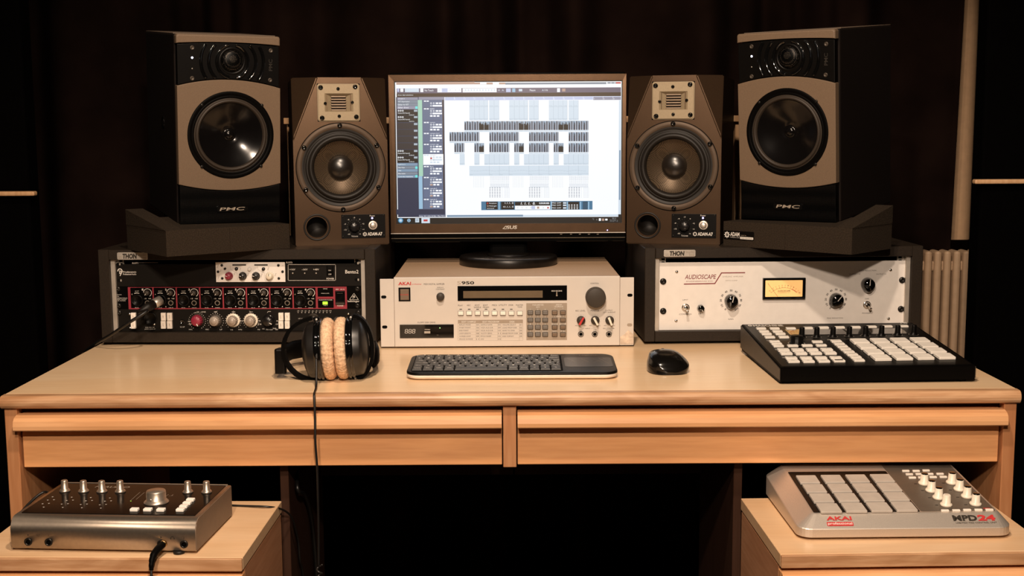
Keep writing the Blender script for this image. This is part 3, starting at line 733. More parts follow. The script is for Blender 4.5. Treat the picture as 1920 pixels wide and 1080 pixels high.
def unit_leveller():
    base = .0256; t = thing('levelling_amplifier', 'cream levelling amplifier with lit meter, mounted in the right rack case', 'rack unit', (RR[0], RR[1], base), RRZ)
    P = Panel(Q_R3, .4826, .1325, v0=0, crop=ZR1)
    b = P.b(); b.rr(-.2413, .2413, .0003, .1322, .0008, -.003, 0, M_cream, .0004); k = P.m(1)
    T = lambda s, a, c, e, f, m=M_ink, **kk: P.text(b, s, a, c, e, f, m, **kk)
    T('AUDIOSCAPE', 461, 367, 751, 409, M_mar, bold=.012, shear=.22); T('ENGINEERING CO.', 474, 424, 722, 434, M_mar, shear=.1)
    P.line(b, 453, 455, 738, 450, 10, M_mar); P.line(b, 736, 452, 800, 350, 10, M_mar); P.line(b, 796, 352, 1016, 350, 10, M_mar)
    T('LEVELING  AMPLIFIER', 808, 380, 999, 391, M_inkgrey); T('OPTO COMP', 836, 417, 945, 428, M_inkgrey)
    T('LIMIT', 442, 594, 492, 606); T('COMPRESS', 409, 726, 523, 738); T('HF', 588, 722, 612, 734); T('GAIN', 861, 771, 908, 783)
    def dial(x, y, r, P_):
        u, v, _ = P_.at(x, y); rr_ = r
        for i, s in enumerate(('0', '10', '20', '30', '40', '50', '60', '70', '80', '90', '100')):
            a = R(-148+296*i/10); pu, pv = u+math.sin(a)*rr_, v+math.cos(a)*rr_; w = .0011*len(s)+.0004
            b.text(s, pu-w, pv-.0019, pu+w, pv+.0019, M_ink, rot=-math.degrees(a), bold=.02)
    dial(886, 607, .0198, P)
    P.c(ZR2)
    dial(633, 657, .0198, P)
    T('PEAK REDUCTION', 543, 839, 704, 851); T('GAIN REDUCTION', 871, 357, 1041, 370); T('OUTPUT +10', 768, 393, 880, 405); T('OUTPUT +4', 1042, 393, 1141, 405)
    T('ON', 928, 643, 966, 655); T('POWER', 900, 788, 982, 802)
    b.obj('front_panel', t)
    b = B(); b.box(-.215, .215, .0032, .24, .002, .130, M_rail); b.obj('housing', t)
    # meter
    b = P.b(); P.c(ZR1)
    a0, _, e0, f0 = P.bx(1174, 396, 1200, 593); P.c(ZR2); _, a1, _, _ = P.bx(280, 430, 319, 646)
    b.rr(a0, a1, e0, f0, .0012, 0, .0065, M_gloss, .001)
    m0, m1, n0, n1 = a0+.0045, a1-.0062, e0+.0052, f0-.0045
    b.obj('meter_frame', t)
    b = P.b(); b.rr(m0, m1, n0, n1, .001, .0064, .0068, mat('lit_meter_face', (.85, .55, .24), .5, emit=(1, .50, .15), es=.42, var=.05, vscale=40), .0002)
    cx, cy = (m0+m1)/2, n0-.020; W = m1-m0
    for i, s in enumerate(('20', '10', '7', '5', '3', '2', '1', '0', '1', '2', '3')):
        a = R(-41+82*(i/10)**.9); mm = M_ink if i < 8 else M_red
        x, y = cx+math.sin(a)*.0425, cy+math.cos(a)*.0425; b.text(s, x-.0008*len(s), y-.0008, x+.0008*len(s), y+.0008, mm, .0070, rot=-math.degrees(a))
        b.lathe((cx+math.sin(a)*.0395, cy+math.cos(a)*.0395, .0069), [(.00035, 0), (.00035, .0001), (0, .0001)], mm, 6)
        q = Vector((math.sin(a), math.cos(a), 0)); n = Vector((q.y, -q.x, 0))*.0002; C = Vector((cx, cy, .0070))
        b.quad(C+q*.0375-n, C+q*.0375+n, C+q*.0405+n, C+q*.0405-n, mm)
    b.lathe((cx, cy, 0), [(.0373, .0069), (.0377, .0069)], M_ink, 40, close=False, a0=50, a1=78); b.lathe((cx, cy, 0), [(.0371, .0070), (.0381, .0070)], M_red, 16, close=False, a0=49, a1=68)
    b.lathe((cx, cy, 0), [(.0373, .0069), (.0377, .0069)], M_ink, 40, close=False, a0=68, a1=132)
    b.text('AUDIOSCAPE', cx-.0125, n0+.0098, cx+.0125, n0+.0128, M_ink, .0070, bold=.01, shear=.2); b.text('ENGINEERING CO', cx-.0115, n0+.0074, cx+.0115, n0+.0086, M_ink, .0070)
    b.text('VU', m1-.008, n0+.006, m1-.0035, n0+.009, M_ink, .0070); b.obj('meter_face', t)
    b = P.b(); s0 = Vector((cx-.012, n0+.0005, .0074)); s1 = Vector((m0+.0045, n1-.0055, .0074)); n = (s1-s0).normalized(); n = Vector((-n.y, n.x, 0))*.00022
    b.quad(s0-n, s0+n, s1+n, s1-n, M_ink); b.obj('needle', t)
    P.c(ZR1); toggle(P, 469, 672, t, (.001, -.006)); P.c(ZR2); toggle(P, 948, 712, t, (.003, -.006))
    P.c(ZR1); chicken(P, 886, 607, t, .0132, .016, 12)
    P.c(ZR2); chicken(P, 634, 657, t, .0135, .016, 38); chicken(P, 952, 500, t, .0132, .016, 4)
    P.c(ZR1)
    pot(P, 606, 675, t, .0072, .011, M_gloss, M_white, 155, taper=.86, flute=6, plen=(.3, 1.0))
    for x, y in ((262, 430), (262, 703)): rack_screw(P, x, y, t, r=.0062)
    for x, y in ((387, 342), (381, 792)):
        b = P.b(); b.lathe(P.at(x, y), [(.0031, 0), (.0026, .0012), (.001, .0018), (0, .0016)], M_chr, 16); b.obj('screw', t)
    P.c(ZR2)
    for x, y in ((1303, 460), (1291, 753)): rack_screw(P, x, y, t, r=.0062)
    for x, y in ((1187, 358), (1166, 850)):
        b = P.b(); b.lathe(P.at(x, y), [(.0031, 0), (.0026, .0012), (.001, .0018), (0, .0016)], M_chr, 16); b.obj('screw', t)
unit_leveller()

# ------------------------------------------------------------------ ivory sampler
Z7 = (700, 470, 3.765)
def seg7(b, u0, v0, w, h, m, d, sh=.12):
    t = w*.16
    def q(x0, y0, x1, y1): b.quad(*[(u0+x*w+(y*h)*sh, v0+y*h, d) for x, y in ((x0, y0), (x1, y0), (x1, y1), (x0, y1))], m)
    for y in (0, .46, .92): q(.12, y, .88, y+.09)
    for x in (0, .84):
        for y in (.06, .54): q(x, y, x+.17, y+.38)
def sampler():
    t = thing('sampler', 'ivory rack sampler standing on the middle of the desk under the monitor', 'sampler', (-.0059, 2.3279, 0), .007)
    P = Panel([[711.8, 521.9], [1189.0, 518.8], [1188.0, 647.4], [714.3, 650.7]], .4826, .132, v0=.003, crop=Z7)
    xl, xr = P.uv(148, 430)[0], P.uv(1740, 430)[0]
    b = P.b(); T = lambda s, a, c, e, f, m=M_ink, d=.00015, **kk: P.text(b, s, a, c, e, f, m, d, **kk); k = P.m(1)
    b.rr(xl, xr, .003, .1365, .0008, -.004, 0, M_akai, .0012)
    T('AKAI', 176, 220, 266, 243, M_red, bold=.03)
    for x in (180, 200, 211, 224, 235, 260): P.line(b, x-7, 242, x+7, 242, 2.5, M_red)
    T('professional', 272, 231, 340, 244, M_red, shear=.3); T('MIDI DIGITAL SAMPLER', 356, 230, 502, 242)
    T('DISPLAY', 450, 256, 495, 264); T('CONTRAST', 442, 268, 502, 277); T('FLOPPY DISK DRIVE', 313, 502, 437, 512)
    T('S', 592, 216, 618, 239, M_gry); T('950', 622, 216, 712, 239, M_ink, bold=.035)
    for s, x, y in (('PLAY', 615, 387), ('REC', 674, 386), ('EDIT', 734, 385), ('SAMPLE', 735, 400), ('EDIT', 792, 385), ('PRGRM', 795, 400), ('MIDI', 855, 385), ('UTILITY', 914, 384), ('DISK', 972, 384), ('MASTER', 1032, 384), ('TUNE', 1034, 398)):
        w = len(s)*4.2; T(s, x-w, y-5, x+w, y+5)
    for i in range(7): P.rect(b, 608+59.5*i, 411, 626+59.5*i, 416, 0, .0003, M_ink)
    P.rect(b, 597, 488, 1056, 513, 0, .0001, M_gry)
    for s, a, c in (('EDIT SAMPLE', 623, 722), ('EDIT PROGRAM', 771, 887), ('DISK', 962, 999)): T(s, a, 496, c, 508, M_white, .0003, bold=.02)
    for x in (597, 724, 750, 878, 902, 1030, 1056): P.line(b, x, 513, x, 634, 1.3, M_gry)
    for i in range(7): P.line(b, 597, 513+20.2*i, 1056, 513+20.2*i, 1.0, M_gry)
    cols = ((('REPLAY MODE', 'START POINT', 'END POINT', 'LOOP LENGTH', 'X-FADE LOOP', 'SPLICE X-FADE'), 606, ('04', '06', '07', '08', '09', '11'), 728),
            (('SAMPLE NAME', 'VCF A.D.S.R.', 'VCA A.D.S.R.', 'VLCTY SENS.', 'PITCH WARP', 'LFO'), 758, ('05', '09', '10', '11', '12', '13'), 881),
            (('VOLUME SELECT', 'LOAD FROM DISK', 'SAVE TO DISK', 'ERASE FROM DISK', 'DISK FORMAT'), 911, ('01', '02', '05', '08', '09'), 1033))
    for names, x, nums, nx in cols:
        for i, s in enumerate(names): T(s, x, 519+20.2*i, x+len(s)*7.4, 528+20.2*i)
        for i, s in enumerate(nums): T(s, nx, 519+20.2*i, nx+17, 528+20.2*i)
    P.rect(b, 1080, 370, 1367, 632, 0, .0001, M_gry)
    for s, x, y in (('PARAMETER', 1163, 383), ('KEY', 1163, 398), ('ARROW', 1310, 381), ('/CURSOR', 1310, 394), ('SPACE', 1280, 518), ('LETTER', 1338, 517), ('ENT', 1280, 568), ('P.B', 1338, 568), ('PAGE', 1310, 464), ('ON/+', 1161, 569), ('OFF/-', 1213, 569)):
        w = len(s)*4.4; T(s, x-w, y-5, x+w, y+5, M_white, .0003, bold=.01)
    for s, x, y in (('7', 1108, 415), ('8', 1161, 415), ('9', 1213, 415), ('4', 1108, 466), ('5', 1161, 466), ('6', 1213, 466), ('1', 1108, 518), ('2', 1161, 518), ('3', 1213, 518), ('0', 1108, 569), ('<', 1282, 408), ('>', 1338, 408), ('^', 1280, 466), ('v', 1340, 464)):
        T(s, x-3, y-5, x+3, y+5, M_white, .0003)
    T('CONTROL', 1533, 226, 1593, 236); T('REC LEVEL', 1428, 419, 1497, 430); T('MONITOR', 1534, 418, 1593, 429); T('OUTPUT', 1638, 417, 1688, 427); T('LEFT-/0-RIGHT', 1623, 431, 1710, 440)
    for x in (1465, 1565, 1668):
        T('MIN', x-40, 526, x-23, 533); T('MAX', x+20, 526, x+38, 533)
        u, v, _ = P.at(x, 490)
        for a in range(-135, 136, 27): b.lathe((u+math.sin(R(a))*k*40, v+math.cos(R(a))*k*40, 0), [(.00035, 0), (.00035, .0001), (0, .0001)], M_ink, 6)
    T('INPUT', 1497, 546, 1532, 554); T('MIC', 1456, 558, 1472, 566); T('LINE', 1553, 556, 1574, 563); T('REC MONITOR', 1622, 545, 1702, 553); T('THROUGH', 1640, 556, 1688, 564)
    P.line(b, 1470, 552, 1493, 550, 1, M_ink); P.line(b, 1537, 550, 1560, 549, 1, M_ink)
    b.obj('front_panel', t)
    for s in (-1, 1):
        b = P.b(); a, c = (-.2413, xl-.0004) if s < 0 else (xr+.0004, .2413)
        b.rr(a, c, .003, .1335, .0008, -.004, -.0015, M_ear, .0006)
        if s > 0:
            rnd = random.Random(3); u0, v0, _ = P.at(1745, 655)
            P.rect(b, 1742, 610, 1838, 662, -.0015, -.0014, M_dirt); b.prism([P.at(1742, 610)[:2], P.at(1838, 612)[:2], P.at(1836, 590)[:2], P.at(1800, 560)[:2], P.at(1775, 590)[:2]], -.0015, -.0014, M_dirt)
        for (x, y) in (((73, 328), (80, 540)) if s < 0 else ((1812, 315), (1810, 525))):
            u, v, _ = P.at(x, y); b.rr(u-.0050, u+.0050, v-.0030, v+.0030, .0030, -.0016, -.00135, M_hole if (x, y) != (1810, 525) else M_gry)
        b.obj('rack_ear', t)
    b = B(); b.box(-.2155, .2155, .0042, .36, .008, .1352, M_lid, .001, 1); b.obj('casing', t)
    for sx in (-1, 1):
        for yy in (.04, .32): b = B(); b.cyl((sx*.18, yy, 0), .01, 0, .008, M_rub); b.obj('foot', t)
    b = P.b(); P.rect(b, 178, 260, 262, 357, 0, .0012, M_blk2, r=.0005, bev=.0003); P.rect(b, 191, 271, 252, 347, .0012, .0034, M_keybr, bev=.0006); P.text(b, 'POWER', 192, 304, 250, 315, M_red, .0036); b.obj('power_switch', t)
    pot(P, 474, 324, t, P.m(27), .009, M_knobd, None, 0, taper=.97, skirt=(P.m(29), M_knobb))
    b = P.b(); P.rect(b, 595, 247, 1367, 352, 0, .0012, M_gloss, r=.0004, bev=.0003); P.text(b, 'MIDI RECEIVE', 1258, 279, 1332, 288, M_white, .0014, bold=.01); P.rect(b, 1292, 291, 1298, 308, .0012, .0014, M_gry); P.rect(b, 1290, 310, 1300, 320, .0012, .0014, M_gry); b.obj('display_window', t)
    b = P.b(); P.rect(b, 635, 283, 1195, 333, .0012, .0014, M_lcd); b.obj('text_display', t)
    for i in range(8):
        b = P.b(); x = 617+59.6*i; P.rect(b, x-20, 426, x+20, 458, 0, .0010, M_knobd, r=.0005); P.rect(b, x-18, 427, x+18, 453, .0010, .0042, M_btn, r=.0004, bev=.0006); b.obj('button', t)
    for y in (437, 489, 540, 591):
        for x, m in ((1108, M_key), (1161, M_key), (1213, M_key), (1280, M_keybr), (1338, M_keybr)):
            b = P.b(); P.rect(b, x-20, y-15, x+20, y+16, 0, .0010, M_ink, r=.0005); P.rect(b, x-17, y-13, x+17, y+12, .0010, .0042, m, r=.0004, bev=.0008); b.obj('button', t)
    b = P.b(); c = P.at(1568, 326); r = P.m(70)
    b.lathe(c, [(r*1.03, 0), (r*1.03, .001), (r, .002), (r, .0155), (r*.97, .0172), (r*.9, .0178), (0, .0178)], M_knobd, 64); b.obj('control_wheel', t)
    for x, m, a in ((1466, M_red, 30), (1566, M_crk, 152), (1668, M_crk, 158)):
        b = P.b(); c = Vector(P.at(x, 491)); r = P.m(31)
        b.lathe(c, [(r, 0), (r, .0015), (r*.96, .004), (r*.86, .007), (0, .007)], M_knobd, 28); A = R(a)
        q = Vector((math.sin(A), math.cos(A), 0)); n = Vector((q.y, -q.x, 0))
        P0 = c-q*r*.95; P1 = c+q*r*1.02; h0, h1 = .007, .014; w = r*.26
        V = [P0-n*w, P0+n*w, P1+n*w*.8, P1-n*w*.8]
        b.put([v+Vector((0, 0, .006)) for v in V]+[v+Vector((0, 0, h1)) for v in V], [(0, 1, 5, 4), (1, 2, 6, 5), (2, 3, 7, 6), (3, 0, 4, 7)], M_knobd)
        b.put([v+Vector((0, 0, h1)) for v in V], [(0, 1, 2, 3)], m)
        b.obj('knob', t)
    for x in (1465, 1563, 1663):
        b = P.b(); b.lathe(P.at(x, 589), [(P.m(21), 0), (P.m(20), .0014), (P.m(17), .0016), (P.m(16), .0010), (P.m(13), .0010), (P.m(13), .002), (P.m(9), .0022), (P.m(9), -.001), (0, -.001)], M_scr, 28)
        b.ring(P.at(x, 589), P.m(12.8), P.m(16), .00175, M_rail, 24); b.lathe(P.at(x, 589), [(P.m(9), .0001), (0, .0001)], M_hole, 16); b.obj('jack_socket', t)
    dr = P.b(); P.rect(dr, 187, 521, 568, 616, 0, .0014, M_gloss, r=.0004, bev=.0003)
    for i in range(3): 
        u, v, _ = P.at(222+26*i, 583); seg7(dr, u, v, P.m(20), P.m(30), M_white, .0016)
    P.line(dr, 362, 555, 402, 555, 4, M_rail, .0016); P.rect(dr, 360, 568, 402, 583, .0014, .0022, M_rail, r=.0003); P.rect(dr, 362, 560, 400, 567, .0014, .0019, M_ink)
    P.text(dr, 'ON', 448, 592, 460, 596, M_gry, .0016)
    do = dr.obj('drive_window', t)
    b = P.b(); b.lathe(P.at(470, 545, .0014), [(.0011, 0), (.0009, .0004), (0, .0006)], mat('small_green_led', (.4, .9, .3), .3, emit=(.35, .9, .25), es=1.2), 10); b.obj('indicator_light', t)
sampler()

# ------------------------------------------------------------------ wireless keyboard with touchpad
def keyboard():
    t = thing('keyboard', 'black and white wireless keyboard with touchpad in front of the sampler', 'keyboard', (.0023, 2.0193, 0), -.0052)
    W, D = .177, .139
    def outline(e=0., n=8, r=.022):
        P = []
        for cx, cy, a in ((W-r-e, r+e, -90), (W-r-e, D-r-e, 0), (-W+r+e, D-r-e, 90), (-W+r+e, r+e, 180)):
            for k in range(n+1): q = R(a+90*k/n); P.append((cx+r*math.cos(q), cy+r*math.sin(q)))
        return P
    zt = lambda y: .0125+.0065*(y/D)
    b = B(); O = outline(.003); O2 = outline(0)
    b.sweep(None, [[(x, y, .002) for x, y in O], [(x, y, .0045) for x, y in O2], [(x, y, zt(y)-.0045) for x, y in O2], [(x, y, zt(y)-.004) for x, y in O2]], mat('white_shell', (.80, .72, .64), .4)); b.obj('white_base', t)
    b = B(); O3 = outline(.0025)
    b.sweep(None, [[(x, y, zt(y)-.0042) for x, y in O2], [(x, y, zt(y)-.0015) for x, y in O2], [(x, y, zt(y)-.0003) for x, y in outline(.001)], [(x, y, zt(y)) for x, y in O3]], M_blk2); b.obj('black_top', t)
    sl = math.atan2(.0065, D)
    M = Matrix.Translation((0, 0, .0125)) @ Matrix.Rotation(sl, 4, 'X')
    # key bed
    b = B(M); b.rr(-.1695, .0855, .0125, .1265, .003, -.0008, .0002, M_hole); b.obj('key_bed', t)
    U = .01795; u0 = -.1685; keys = []
    rows = [
     (.0150, .0165, [('Ctrl', 1), ('Fn', 1), ('WIN', 1), ('Alt', 1), ('', 5), ('AltGr', 1), ('Ctrl', 1), ('<', 1), ('v', 1), ('>', 1)]),
     (.0330, .0165, [('Maj', 1), ('>', 1), ('W', 1), ('X', 1), ('C', 1), ('V', 1), ('B', 1), ('N', 1), ('?', 1), ('.', 1), ('/', 1), ('!', 1), ('^', 1), ('Maj', 1)]),
     (.0510, .0165, [('Verr Maj', 1.5), ('Q', 1), ('S', 1), ('D', 1), ('F', 1), ('G', 1), ('H', 1), ('J', 1), ('K', 1), ('L', 1), ('M', 1), ('%', 1), ('#', 1), ('', .5)]),
     (.0690, .0165, [('Tab', 1.25), ('A', 1), ('Z', 1), ('E', 1), ('R', 1), ('T', 1), ('Y', 1), ('U', 1), ('I', 1), ('O', 1), ('P', 1), ('"', 1), ('$', 1), ('Enter', .75)]),
     (.0870, .0165, [('2', .8), ('1', 1), ('2', 1), ('3', 1), ('4', 1), ('5', 1), ('6', 1), ('7', 1), ('8', 1), ('9', 1), ('0', 1), (')', 1), ('=', 1), ('Retour', 1.2)]),
     (.1050, .0125, [('Echap', .9), ('F1', .93), ('F2', .93), ('F3', .93), ('F4', .93), ('F5', .93), ('F6', .93), ('F7', .93), ('F8', .93), ('F9', .93), ('F10', .93), ('F11', .93), ('F12', .93), ('Impr', .95), ('Suppr', .99)]),
    ]
    g = .0013
    for v, h, ks in rows:
        u = u0
        for s, w in ks:
            ww = w*U; b = B(M)
            x0, x1, y0, y1 = u+g/2, u+ww-g/2, v, v+h; q = .0013
            V = [(x0, y0, .0002), (x1, y0, .0002), (x1, y1, .0002), (x0, y1, .0002), (x0, y0, .0012), (x1, y0, .0012), (x1, y1, .0012), (x0, y1, .0012),
                 (x0+q, y0+q*1.6, .0034), (x1-q, y0+q*1.6, .0034), (x1-q, y1-q*.6, .0034), (x0+q, y1-q*.6, .0034)]
            b.put(V, [(0, 1, 5, 4), (1, 2, 6, 5), (2, 3, 7, 6), (3, 0, 4, 7), (4, 5, 9, 8), (5, 6, 10, 9), (6, 7, 11, 10), (7, 4, 8, 11), (8, 9, 10, 11)], M_key2)
            if s:
                L = min(len(s)*.0022+.0014, ww*.78); cx = (x0+x1)/2; cy = (y0+y1)/2+.0006; hh = .0031 if len(s) == 1 else .0021
                b.text(s, cx-L/2, cy-hh, cx+L/2, cy+hh, M_white, .0036, bold=.02)
            b.obj('key', t); u += ww
    b = B(M); b.rr(.090, .1715, .0400, .1090, .007, -.0006, .0003, mat('touch_glass', (.012, .010, .009), .33))
    rnd = random.Random(8)
    for x0, y0, x1, y1 in ((.096, .104, .108, .075), (.120, .098, .132, .072), (.138, .066, .165, .104), (.150, .104, .165, .062), (.140, .098, .155, .070), (.158, .105, .162, .090)):
        p = Vector((x0, y0, .00045)); q = Vector((x1, y1, .00045)); n = (q-p).normalized(); n = Vector((-n.y, n.x, 0))*.00018; b.quad(p-n, q-n, q+n, p+n, M_gry)
    b.obj('touchpad', t)
    b = B(M); b.text('Logitech', .118, .1225, .150, .1275, M_gry, .0002); b.obj('logo', t)
    for i, (x, y) in enumerate(((-.154, .1300), (-.130, .1300), (-.112, .1300), (-.095, .1300), (-.066, .1300))):
        b = B(M); b.lathe((x, y, 0), [(.0016, 0), (.0014, .0012), (0, .0015)], M_gry if i else M_rail, 12); b.obj('media_button', t)
    for sx in (-1, 1):
        for yy in (.02, .12): b = B(); b.cyl((sx*.14, yy, 0), .006, 0, .003, M_rub); b.obj('foot', t)
keyboard()

# ------------------------------------------------------------------ mouse
def mouse():
    t = thing('mouse', 'glossy black sculpted computer mouse right of the keyboard', 'mouse', (.268, 2.098, 0), R(3))
    secs = []; n = 28
    prof = [(-.056, .012, .006, .5), (-.052, .024, .017, .5), (-.044, .032, .026, 1), (-.03, .038, .033, 1), (-.01, .0395, .0395, 1), (.012, .036, .040, 1), (.032, .031, .033, 1), (.046, .029, .025, 1), (.054, .026, .018, 1), (.058, .018, .012, 1)]
    for y, w, h, _ in prof:
        r = []
        for i in range(n):
            a = 2*math.pi*i/n; cx = math.cos(a); sx = math.sin(a)
            x = w*math.copysign(abs(cx)**.75, cx)
            z = h*(sx if sx > 0 else 0)**.75 if sx > 0 else 0
            z = z*(1-.18*(cx > 0)*abs(cx)**2)
            if sx < .25: x *= .86+.14*max(0, min(1, (z/.012)))*1
            # thumb hollow on the left, ridge on the crown
            if cx < -.5 and .15 < sx < .7: x += .0035
            r.append((x-.002*(sx > .5), y, .002+z))
        secs.append([(q[0]*1.02, q[1]*.86, .002+(q[2]-.002)*.88) for q in r])
    b = B(); b.sweep(None, secs, mat('mouse_shell', (.004, .0035, .003), .16, spec=.5)); o = b.obj('shell', t)
    m = o.modifiers.new('s', 'SUBSURF'); m.levels = 2; m.render_levels = 2
    b = B(); b.lathe((-.001, .027, .0265), [(0, -.0035), (.0055, -.0033), (.0070, -.0018), (.0070, .0018), (.0055, .0033), (0, .0035)], M_rub, 24, axis='x'); b.obj('scroll_wheel', t)
    b = B(); b.rr(-.026, .026, -.045, .045, .02, 0, .0022, M_rub); b.obj('glide_base', t)
mouse()

# ------------------------------------------------------------------ small studio monitors (two)
def small_speaker():
    t = thing('studio_speaker', 'dark studio speaker with gold tweeter plate, left of the computer monitor', 'speaker', (-.3312, 2.4433, .187), .2, 'small dark speakers with gold tweeter plates')
    P = Panel([[545.9, 142.8], [724.2, 143.4], [729.9, 456.3], [554.7, 460.5]], .184, .329, crop=(530, 120, 3.0)); k = P.m(1)
    w, H, D, hb = .092, .329, .28, .208
    wl, _ = P.uv(187, 64)[0], 0; wr = P.uv(435, 62)[0]; wt = (wr-wl)/2
    b = B(PAN)
    # front: flat hexagon whose upper shoulders are cut back
    V = [(-w, 0, 0), (w, 0, 0), (w, hb, 0), (wt, H, 0), (-wt, H, 0), (-w, hb, 0), (w, H, -.028), (-w, H, -.028),
         (-w, 0, -D), (w, 0, -D), (w, H, -D), (-w, H, -D)]
    F = [(0, 1, 2, 3, 4, 5), (2, 6, 3), (5, 4, 7), (3, 6, 7, 4), (0, 5, 7, 11, 8), (1, 9, 10, 6, 2), (6, 10, 11, 7), (8, 9, 1, 0), (8, 11, 10, 9)]
    vs, fs = b.put(V, F, M_a7)
    bmesh.ops.bevel(b.bm, geom=list({e for f in fs for e in f.edges}), offset=.0018, segments=2, affect='EDGES', material=-1)
    cab = b.obj('cabinet', t)
    q = B(PAN); q.cyl(P.at(328, 577), 200*k, -.045, .02, M_a7, 96); cut(cab, q)
    q = B(PAN); q.cyl(P.at(193, 913), 60*k, -.055, .02, M_a7, 48); cut(cab, q)
    q = B(PAN); xa, xb, ya, yb = P.bx(250, 162, 380, 268); q.box(xa, xb, ya, yb, -.012, .02, M_a7); cut(cab, q)
    # tweeter plate with a flared window
    b = P.b(); xa, xb, ya, yb = P.bx(194, 104, 435, 318)
    x0, x1, y0, y1 = P.bx(199, 109, 430, 313); hx0, hx1, hy0, hy1 = P.bx(236, 160, 396, 262); sx0, sx1, sy0, sy1 = P.bx(274, 170, 356, 260)
    d = .0022
    for q0, q1, q2, q3 in ((xa, xb, ya, y0+.003), (xa, xb, y1-.003, yb), (xa, x0+.003, ya, yb), (x1-.003, xb, ya, yb)): b.box(q0, q1, q2, q3, 0, .0003, M_hole)
    # frame around the window, built as rounded outer ring joined to the inner rectangle
    n = 6; r = .005; O = []
    for cx, cy, a in ((x1-r, y0+r, -90), (x1-r, y1-r, 0), (x0+r, y1-r, 90), (x0+r, y0+r, 180)):
        for q in range(n+1): O.append((cx+r*math.cos(R(a+90*q/n)), cy+r*math.sin(R(a+90*q/n))))
    I = []
    for (cx, cy) in ((hx1, hy0), (hx1, hy1), (hx0, hy1), (hx0, hy0)): I += [(cx, cy)]*(n+1)
    S_ = []
    for (cx, cy) in ((sx1, sy0+.002), (sx1, sy1-.002), (sx0, sy1-.002), (sx0, sy0+.002)): S_ += [(cx, cy)]*(n+1)
    b.sweep(None, [[(p[0]*1.0+(.0012 if p[0] > (x0+x1)/2 else -.0012), p[1]+(.0012 if p[1] > (y0+y1)/2 else -.0012), .0003) for p in O], [(p[0], p[1], .0004) for p in O], [(p[0], p[1], d-.0006) for p in O], [(p[0]*1, p[1], d) for p in [(q[0]+(.0006 if q[0] < (x0+x1)/2 else -.0006), q[1]+(.0006 if q[1] < (y0+y1)/2 else -.0006)) for q in O]], [(p[0], p[1], d) for p in I], [(p[0], p[1], -.0055) for p in S_]], M_brass, False, caps=False)
    pl = b.obj('tweeter_plate', t)
    b = P.b(); b.box(sx0, sx1, sy0, sy1, -.0065, -.0052, M_hole)
    b.obj('ribbon_recess', pl)
    for i in range(6):
        b = P.b(); y = sy0+(sy1-sy0)*(i+.5)/6; b.rr(sx0-.0008, sx1+.0008, y-.0019, y+.0013, .0010, -.0056, -.0026, mat('ribbon_metal', (.20, .145, .10), .45, .4), .0010); b.obj('ribbon_bar', pl)
    for x, y, r in ((213, 127, 14), (407, 123, 14), (222, 298, 14), (414, 292, 14), (311, 134, 10), (239, 216, 9), (391, 210, 9), (318, 288, 10)):
        b = P.b(); rr_ = r*k; b.lathe(P.at(x, y, d-.0002), [(rr_, 0), (rr_*.95, .0016), (rr_*.6, .0026), (rr_*.42, .0026), (rr_*.38, .0016), (0, .0016)], M_gloss, 16); b.obj('screw', pl)
    # woofer
    c = P.at(328, 577)
    b = P.b(); b.lathe(c, [(256*k, .0001), (255*k, .0004), (252*k, .0004)], M_hole, 96, close=False); b.lathe(c, [(252*k, .0002), (251.5*k, .0018), (249.5*k, .0024), (223*k, .0024), (221*k, .0018), (220*k, 0)], M_ring, 96, close=False); wf = b.obj('woofer_ring', t)
    b = P.b(); b.lathe(c, [(221*k, .0014), (212*k, .0016), (206*k, .0004), (200*k, .0004), (198*k, .0022), (192*k, .0030), (189*k, .0022), (185*k, .0052), (178*k, .0078), (170*k, .0084), (162*k, .0070), (155*k, .0036), (151*k, -.0004)], M_rub, 96, close=False); b.obj('surround', wf)
    b = P.b(); pr = []
    for i in range(9):
        q = i/8; pr.append((152*k*(1-q)+64*k*q, .0008-.017*q**.8*1.0))
    b.lathe(c, pr, M_weave, 96, close=False); b.obj('cone', wf)
    b = P.b(); R0 = 73*k; pr = [(R0*1.0, -.0185), (R0, -.0145)]+[(R0*math.cos(R(a)), -.0145+R0*.62*math.sin(R(a))) for a in range(10, 91, 10)]
    b.lathe(c, pr, mat('dust_cap', (.011, .008, .006), .30, spec=.8), 48, close=False); b.obj('dust_cap', wf)
    for x, y in ((320, 340), (528, 452), (538, 688), (340, 812), (130, 702), (120, 465)):
        b = P.b(); b.lathe(P.at(x, y, .0034), [(14*k, 0), (13.5*k, .0018), (9*k, .0032), (6*k, .0034), (5*k, .0022), (0, .0022)], M_gloss, 18); b.obj('screw', wf)
    # port
    b = P.b(); c = P.at(193, 913); b.lathe(c, [(77*k, 0), (76*k, .0012), (68*k, .0012), (60*k, -.006), (58*k, -.05), (0, -.05)], M_rub, 56, close=False)
    b.obj('bass_port', t)
    # control plate
    b = P.b(); P.rect(b, 330, 840, 577, 973, 0, .0014, M_blk2, r=.0006, bev=.0003)
    T = lambda s, a, c, e, f, **kk: P.text(b, s, a, c, e, f, M_white, .0016, **kk)
    T('ADAM-A7', 477, 940, 560, 959, bold=.03); T('Volume', 386, 957, 423, 967); T('Power', 489, 843, 518, 852)
    u, v, _ = P.at(462, 951); b.ring((u, v, 0), 7*k, 11*k, .0016, M_white, 14); b.lathe((u, v, .0015), [(4*k, .0001), (0, .0001)], M_white, 10)
    for a in range(0, 360, 60): b.box(u+11*k*math.sin(R(a))-.0005, u+11*k*math.sin(R(a))+.0005, v+11*k*math.cos(R(a))-.0005, v+11*k*math.cos(R(a))+.0005, .0014, .0016, M_white)
    u, v, _ = P.at(402, 909)
